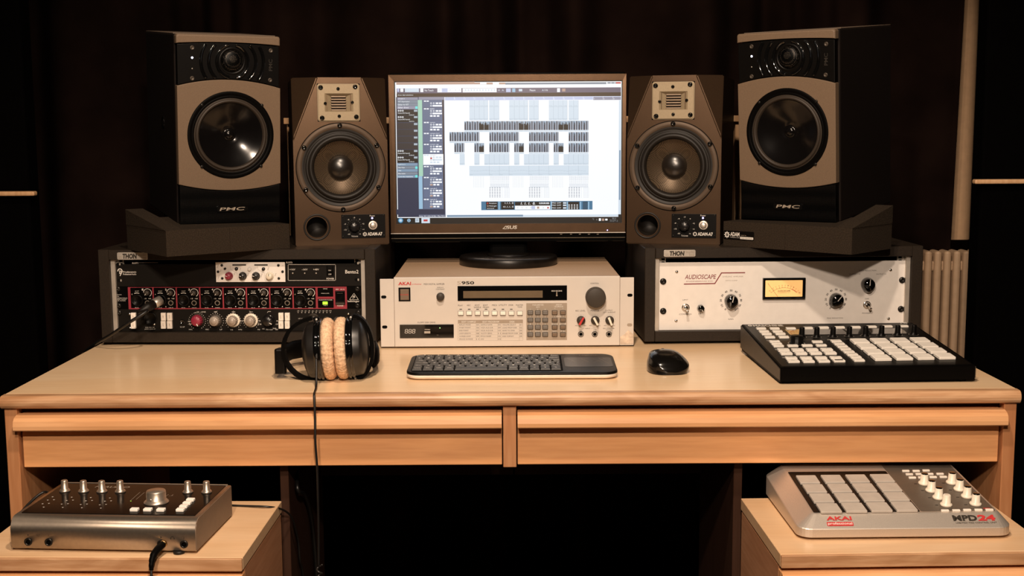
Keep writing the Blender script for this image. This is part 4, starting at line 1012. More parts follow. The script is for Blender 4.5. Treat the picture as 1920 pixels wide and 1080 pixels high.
    for i, s in enumerate(('-60', '-12', '-9', '-6', '-3', '0', '+2', '+4', '+6')):
        a = R(-145+290*i/8); T_ = (u+math.sin(a)*55*k, v+math.cos(a)*52*k); w2 = len(s)*.0009; b.text(s, T_[0]-w2, T_[1]-.0012, T_[0]+w2, T_[1]+.0012, M_white, .0016)
    for i in range(17):
        a = R(-145+290*i/16); b.lathe((u+math.sin(a)*40*k, v+math.cos(a)*40*k, .0014), [(.0004, .0002), (0, .0002)], M_white, 6)
    cp = b.obj('control_plate', t)
    b = P.b(); b.lathe(P.at(402, 910, .0014), [(31*k, 0), (30*k, .004), (26*k, .0105), (24*k, .0112), (0, .0112)], M_knobb, 36, flute=9)
    b.lathe(P.at(408, 897, .0126), [(2.5*k, 0), (0, .0001)], M_white, 8); b.obj('volume_knob', cp)
    b = P.b(); b.lathe(P.at(507, 901, .0014), [(27*k, 0), (26*k, .0014), (21*k, .0018), (19*k, .0014), (17*k, .005), (12*k, .0064), (0, .0066)], M_sil, 28); b.obj('power_button', cp)
    b = P.b(); b.lathe(P.at(503, 861, .0014), [(5.5*k, 0), (5*k, .0008), (0, .0012)], M_bled, 12); b.obj('power_light', cp)
    for x, y in ((338, 852), (566, 845), (340, 965), (570, 958)): b = P.b(); b.lathe(P.at(x, y, .0014), [(4.5*k, 0), (3*k, .0006), (0, .0006)], M_scr, 10); b.obj('screw', cp)
    return t
a7 = small_speaker()
dup(a7, (.3202, 2.4238, .187), -.26, 'dark studio speaker with gold tweeter plate, right of the computer monitor')

# ------------------------------------------------------------------ foam pads under the big speakers
def foam_pad(loc, yaw, W, side, label, dp=.19):
    t = thing('isolation_pad', label, 'foam pad', (loc[0], loc[1], .1872), yaw, 'grey foam pads under the tall speakers')
    pr = [(0, 0), (0, .0475), (.060, .0475), (dp, .0475+(dp-.06)*.0875), (dp, 0)]
    for i in range(2):
        b = B(); x0 = (i*W/2+.0002) if side > 0 else (-W+i*W/2+.0002); x1 = x0+W/2-.0004; m = 14; secs = []
        b.sweep(None, [[(x0, p[0], p[1]) for p in pr], [(x1, p[0], p[1]) for p in pr]], M_foam, False); b.obj('foam_block', t)
    b = B(); xa, xb = (-.0006, .034) if side > 0 else (-.034, .0006); hb_ = .0475+.030*dp/.19 if side > 0 else .0475+.034
    pr = [(.0002, .0476), (dp, hb_), (dp, .0476)] if side > 0 else [(.0002, .0476), (dp, hb_), (dp, .0476)]
    b.sweep(None, [[(xa, p[0], p[1]) for p in pr], [(xb, p[0], p[1]) for p in pr]], M_foam, False); b.obj('foam_wedge', t)
    b = B(); xa, xb = (.13, .23) if side > 0 else (-.23, -.13)
    pr = [(dp+.004, 0), (dp+.004, .0475+(dp-.056)*.0875), (.32, .0475+.26*.0875), (.32, 0)]
    b.sweep(None, [[(xa, p[0], p[1]) for p in pr], [(xb, p[0], p[1]) for p in pr]], M_foam, False); b.obj('foam_block', t)
    return t
foam_pad((-.624, 2.237), R(38), .25, 1, 'grey foam pad on the left rack case, carrying the tall left speaker')
pr_ = foam_pad((.613, 2.206), R(-44), .275, -1, 'grey foam pad on the right rack case, with a maker badge on its front', .15)
b = B(Matrix.Translation((-.275, 0, 0)) @ PAN)
x0, x1 = .0015, .0700
b.rr(x0, x1, .0135, .0300, .002, .0003, .0014, M_blk2, .0003)
b.text('ADAM', x0+.0155, .0195, x0+.0365, .0275, M_white, .0016, bold=.03); b.text('PROFESSIONAL AUDIO', x0+.0155, .0165, x0+.0365, .0180, M_white, .0016)
b.rr(x0+.038, x1-.001, .0150, .0195, .0008, .0014, .0016, M_white); b.text('STUDIO MONITOR PAD', x0+.040, .0162, x1-.003, .0182, M_ink, .0018); b.text('made by', x0+.039, .0212, x0+.052, .0232, M_gry, .0016)
c = (x0+.008, .0218, .0014); b.ring(c, .0028, .0048, .0002, M_white, 20); b.lathe(c, [(.0016, .0002), (0, .0002)], M_white, 10)
for a in range(0, 360, 45): q = R(a); b.box(c[0]+math.sin(q)*.0056-.0008, c[0]+math.sin(q)*.0056+.0008, c[1]+math.cos(q)*.0056-.0008, c[1]+math.cos(q)*.0056+.0008, .0014, .0016, M_white)
b.obj('maker_badge', pr_)

# ------------------------------------------------------------------ tall speakers (two)
def arc_pts(P, pts, n=18):
    "quadratic through three panel points"
    (x0, y0), (x1, y1), (x2, y2) = [P.uv(*p) for p in pts]; out = []
    for i in range(n+1):
        q = i/n; out.append((x0*(2*q-1)*(q-1)+x1*4*q*(1-q)+x2*q*(2*q-1), y0*(2*q-1)*(q-1)+y1*4*q*(1-q)+y2*q*(2*q-1)))
    return out
def tall_speaker():
    t = thing('tall_studio_speaker', 'tall taupe-fronted speaker on a foam pad, left of the desk', 'speaker', (-.5395, 2.392, .2352), R(27), 'tall taupe and black speakers')
    P = Panel([[329.8, 63.3], [525.2, 69.1], [526.5, 416.1], [337.2, 423.6]], .197, .358, crop=(230, 30, 2.347)); k = P.m(1)
    tilt = Matrix.Rotation(R(5), 4, 'X'); PM = tilt @ PAN; P.M = PM
    W, H, D = .0985, .358, .285
    b = B(tilt); b.box(-W, W, .022, D, 0, H, M_pmcside, .003, 2); b.obj('cabinet', t)
    b = B(tilt); b.box(-W+.001, W-.001, .030, D-.001, H, H+.0012, mat('brown_top_veneer', (.14, .10, .07), .6)); b.obj('top_panel', t)
    b = B(tilt); b.box(-W+.0005, W-.0005, .0195, .0222, .001, H-.001, M_hole); b.box(-W, W, .0165, .0198, 0, H, M_pmcside, .0008, 1); b.obj('baffle_seam', t)
    # sculpted baffle: top cap, tweeter panel, body, grille - each filled between arcs
    dz = -.0160
    def band(lo, hi, m, d1, name, bev=.0025, ex=0.):
        b = B(PM); poly = lo+hi[::-1]; b.prism(poly, dz, d1, m, bev); return b.obj(name, t)
    xl, xr = -W, W
    def fix(a): a = [list(p) for p in a]; return [(xl+(xr-xl)*i/(len(a)-1), p[1]) for i, p in enumerate(a)]
    A1 = fix(arc_pts(P, ((252, 121), (470, 118), (692, 134))))
    A2 = fix(arc_pts(P, ((252, 306), (474, 280), (692, 318))))
    A3 = fix(arc_pts(P, ((258, 744), (478, 769), (688, 738))))
    g = .0006
    top = [(xl, H), (xr, H)]
    band([(x, y+g) for x, y in A1], [(xl, H-.004), (xl+.0012, H-.0012), (xl+.004, H), (xr-.004, H), (xr-.0012, H-.0012), (xr, H-.004)], M_taupe, .0, 'top_cap', .003)
    band([(x, y+g) for x, y in A3], [(x, y-g) for x, y in A2], M_taupe, .0, 'baffle', .0012)
    lo = [(xl+(xr-xl)*i/18, 0) for i in range(19)]
    g2 = band([(x*.985, y+.002) for x, y in lo], [(x*.985, y-.0012) for x, y in A3], M_mesh, -.0015, 'grille', .0008)
    tp = band([(x*.98, y+.0012) for x, y in A2], [(x*.98, y-.0012) for x, y in A1], M_blk2, -.0022, 'tweeter_panel', .0008)
    # curved fins either side of the dome
    c = P.at(484, 199, -.0022)
    ylo = lambda u: np.interp(u, [p[0] for p in A2], [p[1] for p in A2])+.0018
    yhi = lambda u: np.interp(u, [p[0] for p in A1], [p[1] for p in A1])-.0018
    for s in (-1, 1):
        for r in (74, 110, 145):
            b = B(PM); secs = []
            for a in range(-78, 79, 3):
                x, y = c[0]+s*r*k*math.cos(R(a))*.98, c[1]-.001+r*k*math.sin(R(a))*(.95 if r > 80 else 1)
                if not (ylo(x) < y < yhi(x)): continue
                q = Vector((s*math.cos(R(a)), math.sin(R(a)), 0)); p = Vector((x, y, c[2]))
                secs.append([p-q*.0052+Vector((0, 0, -.002)), p-q*.0046+Vector((0, 0, .0002)), p-q*.0006+Vector((0, 0, .0034)), p+q*.0012+Vector((0, 0, .0036)), p+q*.0022+Vector((0, 0, -.002))])
            b.sweep(None, secs, M_gloss, True); b.obj('fin', tp)
    b = B(PM); b.lathe((c[0], c[1], c[2]), [(60*k, 0), (58*k, .0012), (50*k, .0004), (48*k, -.001)], M_blk2, 40, close=False)
    R0 = 49*k; b.lathe((c[0], c[1], c[2]), [(R0*math.cos(R(a)), -.001+.0085*math.sin(R(a))) for a in range(0, 91, 9)], M_dome, 40, close=False); b.obj('tweeter_dome', tp)
    for x, y in ((307, 140), (653, 153), (307, 275), (650, 283)):
        b = B(PM); b.lathe(P.at(x, y, -.0022), [(10*k, 0), (9*k, .0010), (6.5*k, .0012), (4*k, .0002), (0, .0002)], mat('dull_screw', (.07, .055, .042), .45, .5), 16); b.obj('screw', tp)
    b = B(PM); b.lathe(P.at(307, 184, -.0022), [(4.6*k, 0), (4*k, .0008), (0, .0016)], M_led, 12); b.obj('status_light', tp)
    b = B(PM); b.lathe(P.at(307, 232, -.0022), [(3.2*k, 0), (2.6*k, .0006), (0, .0009)], M_rail, 10); b.obj('small_light', tp)
    u, v, _ = P.at(652, 217); b = B(PM); b.text('PMC', u-.011, v-.0035, u+.011, v+.0035, mat('embossed_black', (.03, .026, .022), .3), -.0019, bold=.01, rot=90); b.obj('logo', tp)
    # woofer
    c = P.at(477, 525)
    for o in [o for o in bpy.data.objects if o.parent == t and o.name.split('.')[0] in ('cabinet', 'baffle_seam', 'baffle')]:
        q = B(PM); q.cyl(c, 166*k, -.05, .02, M_blk, 96); cut(o, q)
    for o in [tp]:
        q = B(PM); q.cyl(P.at(484, 199), 49*k, -.010, .02, M_blk, 48)
        cut(o, q)
    b = B(PM); b.lathe(c, [(193*k, -.004), (193*k, .0010), (190*k, .0018), (176*k, .0018), (174.5*k, .0010), (173*k, .0018), (166*k, .0016), (162*k, -.001)], M_blk, 96, close=False); wf = b.obj('woofer_frame', t)
    b = B(PM); b.lathe(c, [(167*k, .0012), (163*k, .0002), (160*k, .0004), (158*k, .0030), (153*k, .0050), (148*k, .0046), (144*k, .0024), (141*k, -.001)], mat('matt_rubber', (.030, .022, .016), .5, spec=.3), 96, close=False); b.obj('surround', wf)
    b = B(PM); b.lathe(c, [(141*k, .0005)]+[(141*k*(1-q)+4*k*q, .0005-.016*math.sin(q*math.pi/2)**1.1) for q in (.1, .2, .3, .4, .5, .6, .7, .8)]+[(24*k, -.0162), (20*k, -.0130), (12*k, -.0105), (0, -.0098)], M_cone, 96, close=False); b.obj('cone', wf)
    for x, y in ((348, 392), (612, 393), (348, 663), (608, 660)):
        b = B(PM); b.lathe(P.at(x, y, .0014), [(7*k, 0), (6.5*k, .0014), (4*k, .002), (0, .002)], M_scr, 14); b.obj('screw', wf)
    # badge on the grille
    x0, x1, y0, y1 = P.bx(412, 834, 549, 864); b = B(PM); r = (y1-y0)/2
    b.rr(x0, x1, y0, y1, r*.7, -.0015, .0003, M_gloss, .0006); b.rr(x0+.0022, x1-.0022, y0+.0018, y1-.0018, r*.5, .0003, .0005, M_blk2)
    b.text('PMC', x0+.006, y0+.0035, x1-.005, y1-.0035, M_gry, .0007, bold=.01, shear=.15)
    b.obj('badge', g2)
    b = B(tilt); b.lathe((-W-.0002, .13, .185), [(.012, .0004), (.013, -.001), (.010, -.001), (0, .006)], M_gloss, 24, axis='x'); b.obj('side_recess', t)
    for sx in (-1, 1):
        for yy in (.04, .25): b = B(tilt); b.cyl((sx*.08, yy, 0), .008, -.0012, .001, M_rub); b.obj('foot', t)
    return t
ps = tall_speaker()
dup(ps, (.533, 2.371, .2352), R(-37), 'tall taupe-fronted speaker on a foam pad, right of the desk')

# ------------------------------------------------------------------ computer monitor with a music program on its screen
def emis(name, c, s=1.):
    if name in MATS: return MATS[name]
    m = bpy.data.materials.new(name); m.use_nodes = True; N = m.node_tree.nodes; b = N['Principled BSDF']
    b.inputs['Base Color'].default_value = (.01, .01, .01, 1); b.inputs['Roughness'].default_value = .35
    b.inputs['Emission Color'].default_value = tuple(c)+(1,); b.inputs['Emission Strength'].default_value = s
    MATS[name] = m; return m
E_ = {k: emis('screen_'+k, v) for k, v in dict(white=(.93, .96, 1.0), pale=(.62, .72, .82), line=(.38, .46, .54), grey=(.27, .27, .36), slate=(.085, .10, .17), navy=(.018, .025, .06), dark=(.018, .014, .018),
     black=(.002, .001, .001), green=(.36, .62, .48), blue=(.30, .50, .68), lav=(.50, .56, .78), brown=(.030, .013, .004), steel=(.05, .17, .30), cyan=(.15, .75, .75), red=(.5, .03, .03), mid=(.20, .24, .30), track=(.115, .15, .25), tan=(.45, .30, .24), bluegrey=(.20, .30, .42), mauve=(.12, .10, .15)).items()}
QMON = [[727.5, 140.0], [1174.6, 137.7], [1172.8, 434.3], [732.8, 436.8]]
def monitor():
    t = thing('computer_monitor', 'wide computer monitor showing a music editing program, standing on the sampler', 'monitor', (-.0034, 2.565, .1354), 0)
    O = Matrix.Translation((0, -.005, .0664)) @ Matrix.Rotation(0, 4, 'X')
    PM = O @ PAN
    P = Panel(QMON, .4871, .324, crop=(720, 120, 2.77)); P.M = PM
    W = .24355; H = .324
    b = B(); n = 56
    def ell(rx, ry, z): return [(rx*math.cos(2*math.pi*i/n), ry*math.sin(2*math.pi*i/n), z) for i in range(n)]
    mbase = mat('dusty_black', (.006, .0045, .0035), .35, var=.3, vscale=90, spec=.35)
    b.sweep(None, [ell(.100, .098, 0), ell(.102, .100, .003), ell(.102, .100, .0150), ell(.100, .098, .0180), ell(.094, .092, .0190)], mbase); b.obj('stand_base', t)
    b = B(); b.sweep(None, [[(q[0]*.045/.1, q[1]*.5-.0, .0190) for q in ell(.1, .1, 0)], [(q[0]*.042/.1, q[1]*.48, .0215) for q in ell(.1, .1, 0)]], mbase); b.obj('swivel_plate', t)
    b = B(); b.rr(-.040, .040, .020, .045, .012, .0215, .24, M_hole, .002); b.obj('stand_neck', t)
    b = B(O); b.box(-W+.002, W-.002, .0065, .030, -.017, H+.0035, M_gloss, .003); b.box(-.15, .15, .028, .058, .05, .26, M_blk2, .012, 3); b.obj('back_shell', t)
    x0, x1, y0, y1 = P.bx(58, 88, 1237, 829)
    b = B(PM)
    Oo = [(-W, -.001), (W, -.001), (W, H), (-W, H)]; Ii = [(x0, y0), (x1, y0), (x1, y1), (x0, y1)]
    mb = mat('bronze_black_bezel', (.105, .062, .036), .31, .8, bump=.08, bscale=1400)
    b.sweep(None, [[(p[0], p[1], -.006) for p in Oo], [(p[0], p[1], .0005) for p in Oo], [(p[0]*.9975, p[1] if p[1] < .1 else p[1]-.0008, .0014) for p in Oo], [(p[0], p[1], .0010) for p in Ii], [(p[0], p[1], -.0018) for p in Ii]], mb, False, caps=False)
    b.obj('bezel', t)
    b = B(PM); b.box(-W+.001, W-.001, -.0195, -.0012, -.006, .0008, M_gloss, .0006, 1); b.obj('lower_strip', t)
    b = B(PM); b.box(-W, W, -.0024, -.0008, -.001, .0022, mat('bright_line', (.72, .68, .62), .3, .2), .0005, 1); b.obj('chrome_line', t)
    b = B(PM); b.box(-W+.0005, W-.0005, -.0125, -.0112, -.001, .0012, mat('dull_line', (.30, .25, .18), .3, .8), .0003, 1); b.obj('trim_line', t)
    b = P.b(); 
    P.text(b, 'SUS', 636, 839, 691, 857, M_rail, .0017, bold=.03, shear=.1)
    for q in ((617, 857, 634, 840), (634, 840, 638, 857), (622, 856, 642, 856)): P.line(b, *q, 3.2, M_rail, .0017)
    b.obj('logo', t)
    b = P.b(); b.lathe(P.at(1160, 863), [(.0012, .0013), (.001, .002), (0, .0022)], M_bled, 12); b.obj('power_light', t)
    for x in (920, 971, 1017, 1064, 1110):
        u, v, _ = P.at(x, 884); b = P.b(); b.rr(u-.0022, u+.0022, v-.0004, v+.0004, .0003, .0008, .0010, M_gry); b.obj('button', t)
    # the picture on the screen
    b = P.b(); rnd = random.Random(11); LV = [0]
    D0 = -.0018
    def r(a, c, e, f, m, lv=1): P.rect(b, a, c, e, f, 0, D0+lv*.00005, E_[m])
    def T(s, a, c, e, f, m='white', lv=3, **k): P.text(b, s, a, c, e, f, E_[m], D0+lv*.00005, **k)
    r(56, 86, 1239, 831, 'black', 0)
    r(63, 93, 1232, 800, 'white', 1)
    r(63, 93, 470, 107, 'tan', 2)
    for x0_, x1_ in ((470, 499), (499, 532), (532, 565), (565, 597), (597, 630), (630, 1155)): r(x0_, 96, x1_, 106, 'white' if (x0_//31) % 2 == 0 and x0_ < 630 else 'mid' if x0_ > 620 else 'tan', 3)
    r(500, 96, 1155, 105, 'brown', 2)
    for x in (1160, 1180, 1200): r(x, 94, x+18, 102, 'mid', 4)
    r(1205, 94, 1230, 102, 'red', 5)
    for i, s in enumerate(('File', 'Edit', 'Project', 'Audio', 'MIDI', 'Scores', 'Transport', 'Devices', 'Window', 'Help')): T(s, 80+41*i, 112, 84+41*i+4*len(s), 117, 'pale')
    r(65, 124, 1231, 150, 'mauve', 2); r(65, 150, 1231, 170, 'brown', 2)
    r(68, 128, 78, 145, 'lav', 3); r(84, 128, 100, 145, 'white', 3); r(108, 127, 181, 146, 'pale', 3); r(188, 127, 204, 146, 'white', 3); T('No Touch', 211, 132, 256, 142)
    r(277, 126, 402, 147, 'white', 3); r(300, 127, 330, 146, 'lav', 4)
    for x in (284, 308, 340, 368, 388): T('>' if x > 300 else '<', x, 132, x+6, 139, 'line', 5)
    r(408, 126, 585, 147, 'white', 3)
    for x in range(420, 580, 15): r(x, 131, x+7, 141, 'pale', 4)
    for x in (592, 612, 702, 820): T('A', x, 131, x+10, 141, 'pale')
    r(634, 127, 658, 146, 'lav', 3); r(666, 127, 682, 146, 'blue', 3); r(700, 130, 718, 142, 'pale', 3); r(899, 126, 914, 146, 'white', 3); r(925, 128, 942, 143, 'tan', 3)
    T('Mesure', 757, 131, 786, 141); T('1/16', 834, 131, 850, 140)
    T('Aucun objet selectionne', 71, 158, 151, 166)
    # inspector
    r(67, 172, 177, 796, 'navy', 2)
    for y0_, y1_, m in ((173, 187, 'grey'), (188, 203, 'mid'), (204, 218, 'mid'), (219, 235, 'grey')): r(68, y0_, 175, y1_, m, 3)
    for s, y in (('sample 2', 177), ('VST Expression', 192), ('Editer le VST', 207), ('Editer direct', 222)): T(s, 72, y, 72+len(s)*4.3, y+8, lv=4)
    for y in (237, 270, 306, 341, 376, 411, 446, 480): r(68, y, 175, y+32, 'dark' if 300 < y < 440 else 'black', 3); r(155, y+1, 173, y+11, 'line', 4)
    for y, s in ((237, 'Default'), (270, 'Softube Stereo'), (446, 'Default'), (480, 'Default')):
        for x in (70, 81, 92): b.ring(P.at(x+5, y+6), P.m(2), P.m(4.4), D0+.00025, E_['white'], 8)
        T('Roland RE Reverb', 72, y+15, 134, y+21, lv=4); T(s, 130, y+25, 157, y+30, lv=4)
    for i, s in enumerate(('Egaliseurs', 'Slot Voie', 'Voie', 'Bloc-notes', 'Controles instantanes')): r(68, 515+15.6*i, 175, 529+15.6*i, 'mid' if i % 2 else 'bluegrey', 3); T(s, 74, 519+15.6*i, 74+len(s)*3.6, 526+15.6*i, lv=4)
    for y in (220, 532, 577): r(162, y, 174, y+13, 'cyan', 4)
    # track list
    r(177, 171, 316, 796, 'slate', 2); r(178, 187, 200, 583, 'green', 3); r(180, 583, 200, 753, 'blue', 3); r(203, 187, 307, 755, 'track', 3)
    r(180, 171, 313, 186, 'grey', 3); r(306, 187, 312, 755, 'brown', 4)
    tr = [(187, 225, ''), (227, 292, 'snare'), (298, 350, 'sample'), (355, 408, 'sample hh-2'), (412, 466, 'sample ogg'), (468, 524, 'sample 1'), (527, 580, 'Bass'), (584, 637, 'retrob.1'), (641, 694, 'retrob.2'), (698, 752, 'retrob.3')]
    for i, (ya, yb, s) in enumerate(tr):
        if s == 'sample 1': r(203, ya, 308, yb, 'white', 5)
        else: r(203, yb, 307, yb+2.5, 'slate', 4)
        if s: T(s, 239, ya+3, 239+len(s)*4.4, ya+9, 'white' if s != 'sample 1' else 'mid', 6)
        m = 'white' if s != 'sample 1' else 'line'
        for x in (207, 221): r(x, ya+3, x+11, ya+9, m if s != 'sample 1' else 'pale', 6)
        for q in range(3):
            yy = ya+13+q*13
            if yy+8 > yb: continue
            if q < 2:
                for x in (244, 258): b.ring(P.at(x, yy+4), P.m(2.6), P.m(4.6), D0+.0003, E_[m], 8)
            for x in ((268, 285) if q == 0 else (252, 264, 276, 288) if q == 1 else (239, 256, 274)): r(x, yy, x+(13 if q else 14), yy+8, m if s != 'sample 1' else 'pale', 6)
        if s == 'sample 1': r(240, ya+18, 249, ya+26, 'red', 7)
        if 'retrob' in s: r(240, ya+40, 253, ya+48, 'tan', 7)
    # ruler and arrangement
    r(316, 170, 1231, 187, 'lav', 2)
    for i in range(17):
        x = 366+51.6*i; T(str(5+8*i), x-4, 178, x+5, 184, lv=4); r(x-3, 171, x-1, 176, 'white', 4)
    r(1087, 171, 1231, 187, 'grey', 3)
    def clip(xa, xb, ya, yb, splits=(), label=True, m='pale'):
        r(xa, ya, xb, yb, m, 2)
        for x in list(splits)+[xb]: r(x-.8, ya, x+.2, yb, 'line', 3)
        r(xa, yb-9, xb, yb-8, 'line', 3)
        for x in [xa]+list(splits): T('Snare', x+3, yb-7, x+17, yb-3, 'line', 4)
    for xa, xb, sp in ((443, 540, (470, 495, 519)), (546, 598, (572,)), (650, 747, (677, 703, 727)), (753, 803, (779,)), (856, 952, (880, 906, 930)), (959, 1010, (985,))):
        clip(xa, xb, 188, 293, sp); r(xa, 222, xb, 223, 'line', 3)
        for x in [xa]+list(sp): T('Loop', x+3, 214, x+19, 220, 'line', 4)
    def wave(xa, xb, ya, yb, dark=()):
        r(xa, ya, xb, yb, 'bluegrey', 2); r(xa, yb+2, xb, yb+9, 'pale', 2)
        n = int(round((xb-xa)/25.8))
        for i in range(n):
            x = xa+(xb-xa)*i/n; w_ = (xb-xa)/n
            if any(a <= x+2 < e for a, e in dark):
                for q in range(12): h = rnd.uniform(.55, 1); r(x+w_*q/12, yb-(yb-ya)*h, x+w_*(q+1.05)/12, yb, 'black', 4)
                for q in (1, 5, 8): r(x+w_*q/12, ya, x+w_*(q+1)/12, ya+(yb-ya)*rnd.uniform(.1, .4), 'pale', 5)
                r(x+w_-1.6, ya, x+w_-.4, yb, 'pale', 6)
            else:
                seq = ((.04, .07, .60, 'slate'), (.11, .16, .85, 'black'), (.27, .06, .7, 'mauve'), (.40, .05, 1, 'white'), (.47, .05, 1, 'slate'), (.55, .15, 1, 'black'), (.74, .06, .95, 'grey'), (.84, .04, 1, 'white'), (.90, .07, 1, 'black'))
                for a, ww, h, m in seq: r(x+w_*a, yb-(yb-ya)*h, x+w_*(a+ww), yb, m, 4)
            T('Loop 1', x+4, yb+3.5, x+20, yb+7, 'line', 4)
    wave(417, 1062, 297, 343, ((496, 546), (702, 752), (908, 958)))
    for xa, xb in ((340, 495), (547, 700), (753, 907), (959, 1062)): wave(xa, xb, 354, 401)
    for xa, xb, d in ((365, 417, ()), (469, 520, ((494, 520),)), (547, 650, ()), (676, 727, ((700, 727),)), (753, 856, ()), (881, 933, ((905, 933),)), (959, 1062, ())): wave(xa, xb, 411, 458, d)
    for xa, xb, sp in ((393, 418, ()), (469, 495, ()), (521, 650, (547, 573, 599, 624)), (676, 702, ()), (727, 856, (753, 779, 805, 830)), (881, 907, ()), (933, 1062, (959, 985, 1010, 1036))): clip(xa, xb, 468, 525, sp)
    clip(443, 1062, 528, 580, (547, 599, 650, 753, 805, 856, 959, 1010))
    for i in range(40): x = 450+15*i; r(x, 554+2*math.sin(i), x+13, 555+2*math.sin(i), 'line', 4)
    def dots(xa, xb, ya, yb, st, m, wd=3, dash=3.2):
        x = xa
        while x < xb:
            y = ya
            while y < yb: r(x, y, x+wd, y+dash*.62, m, 3); y += dash*1.6
            x += st
    for xa, xb in ((465, 521), (670, 727), (876, 932)): dots(xa, xb, 583, 640, 8.5, 'line', 1.6)
    for xa, xb in ((552, 650), (758, 856), (963, 1062)): dots(xa, xb, 583, 600, 6.3, 'bluegrey', 2.6); dots(xa, xb, 603, 622, 6.3, 'line', 2.4); dots(xa, xb, 624, 640, 5.5, 'bluegrey', 3)
    for xa in (547, 753, 959): dots(xa, xa+54, 641, 697, 12.8, 'mid', 7, 5); dots(xa+66, xa+70, 641, 697, 6, 'line', 1.6); dots(xa+78, xa+106, 641, 697, 6.2, 'line', 2)
    # transport bar
    r(505, 713, 1083, 758, 'steel', 3)
    for a, e in ((530, 590), (608, 676), (680, 863), (870, 948), (955, 1014), (1033, 1057)): r(a, 716, e, 756, 'black', 4)
    r(680, 736, 863, 756, 'white', 5)
    for i, (s, c_) in enumerate((('<', 'line'), ('<<', 'line'), ('>>', 'line'), ('>', 'line'))): T(s, 690+23*i, 743, 698+23*i, 750, c_, 6)
    r(766, 738, 785, 754, 'lav', 6); r(795, 741, 806, 752, 'tan', 6); T('>', 824, 742, 831, 751, 'line', 6); r(848, 743, 856, 751, 'red', 6)
    T('1. 1. 1.  0.', 710, 718, 785, 731, lv=6, bold=.02, shear=.2); T('0:00:00.000', 806, 719, 858, 728, lv=6, bold=.02)
    T('Remplacer', 546, 721, 586, 728, lv=6); T('Melanger', 546, 735, 586, 742, lv=6); T('AUTO Q OFF', 534, 748, 572, 754, lv=6)
    T('1.1.1. 0', 628, 718, 672, 727, lv=6); T('41.1.1. 0', 618, 738, 672, 746, lv=6)
    r(534, 720, 541, 728, 'red', 6); b.ring(P.at(539, 738), P.m(2), P.m(4.4), D0+.0003, E_['tan'], 8)
    for y in (719, 731, 745): T('PRE OFF', 872, y, 920, y+6, lv=6); r(930, y-1, 947, y+7, 'pale', 6)
    for i in range(4):
        for j in range(4): r(958+14*i, 730+7*j, 965+14*i, 733+7*j, 'white', 6)
    for i in range(5): r(1035+4.4*i, 718, 1037+4.4*i, 754, 'steel', 5)
    for x in (595, 866, 950, 1018, 1060): r(x, 715, x+6, 757, 'blue', 5)
    # scroll bars, task bar
    r(327, 784, 1218, 795, 'pale', 2); r(327, 784, 722, 794, 'bluegrey', 3); r(1219, 188, 1230, 795, 'pale', 2); r(1221, 448, 1229, 706, 'bluegrey', 3); r(1217, 781, 1230, 796, 'black', 4)
    r(63, 755, 316, 782, 'navy', 3); T('Song  44.1 kHz 24 Bits  Max 74 h', 182, 787, 314, 795, lv=5)
    r(60, 797, 1236, 829, 'black', 3)
    for q, mm in ((14, 'steel'), (10, 'blue'), (5, 'pale')): b.lathe(P.at(86, 813, D0+.0002), [(P.m(q), .00002*(15-q)), (0, .00002*(15-q))], E_[mm], 20)
    b.ring(P.at(129, 813), P.m(5), P.m(9), D0+.0003, E_['blue'], 16); r(120, 811, 136, 815, 'blue', 5)
    r(162, 802, 182, 823, 'pale', 4); r(166, 806, 178, 818, 'line', 5); r(194, 800, 238, 827, 'pale', 4); r(205, 808, 226, 818, 'red', 5)
    T('FR', 1082, 802, 1092, 810); T('^', 1102, 805, 1109, 812); r(1116, 802, 1127, 815, 'white', 4); r(1132, 803, 1144, 815, 'tan', 4); r(1149, 804, 1161, 813, 'white', 4)
    T('20:24', 1185, 799, 1205, 806); T('27/12/2015', 1173, 809, 1214, 819)
    b.obj('screen', t)
monitor()

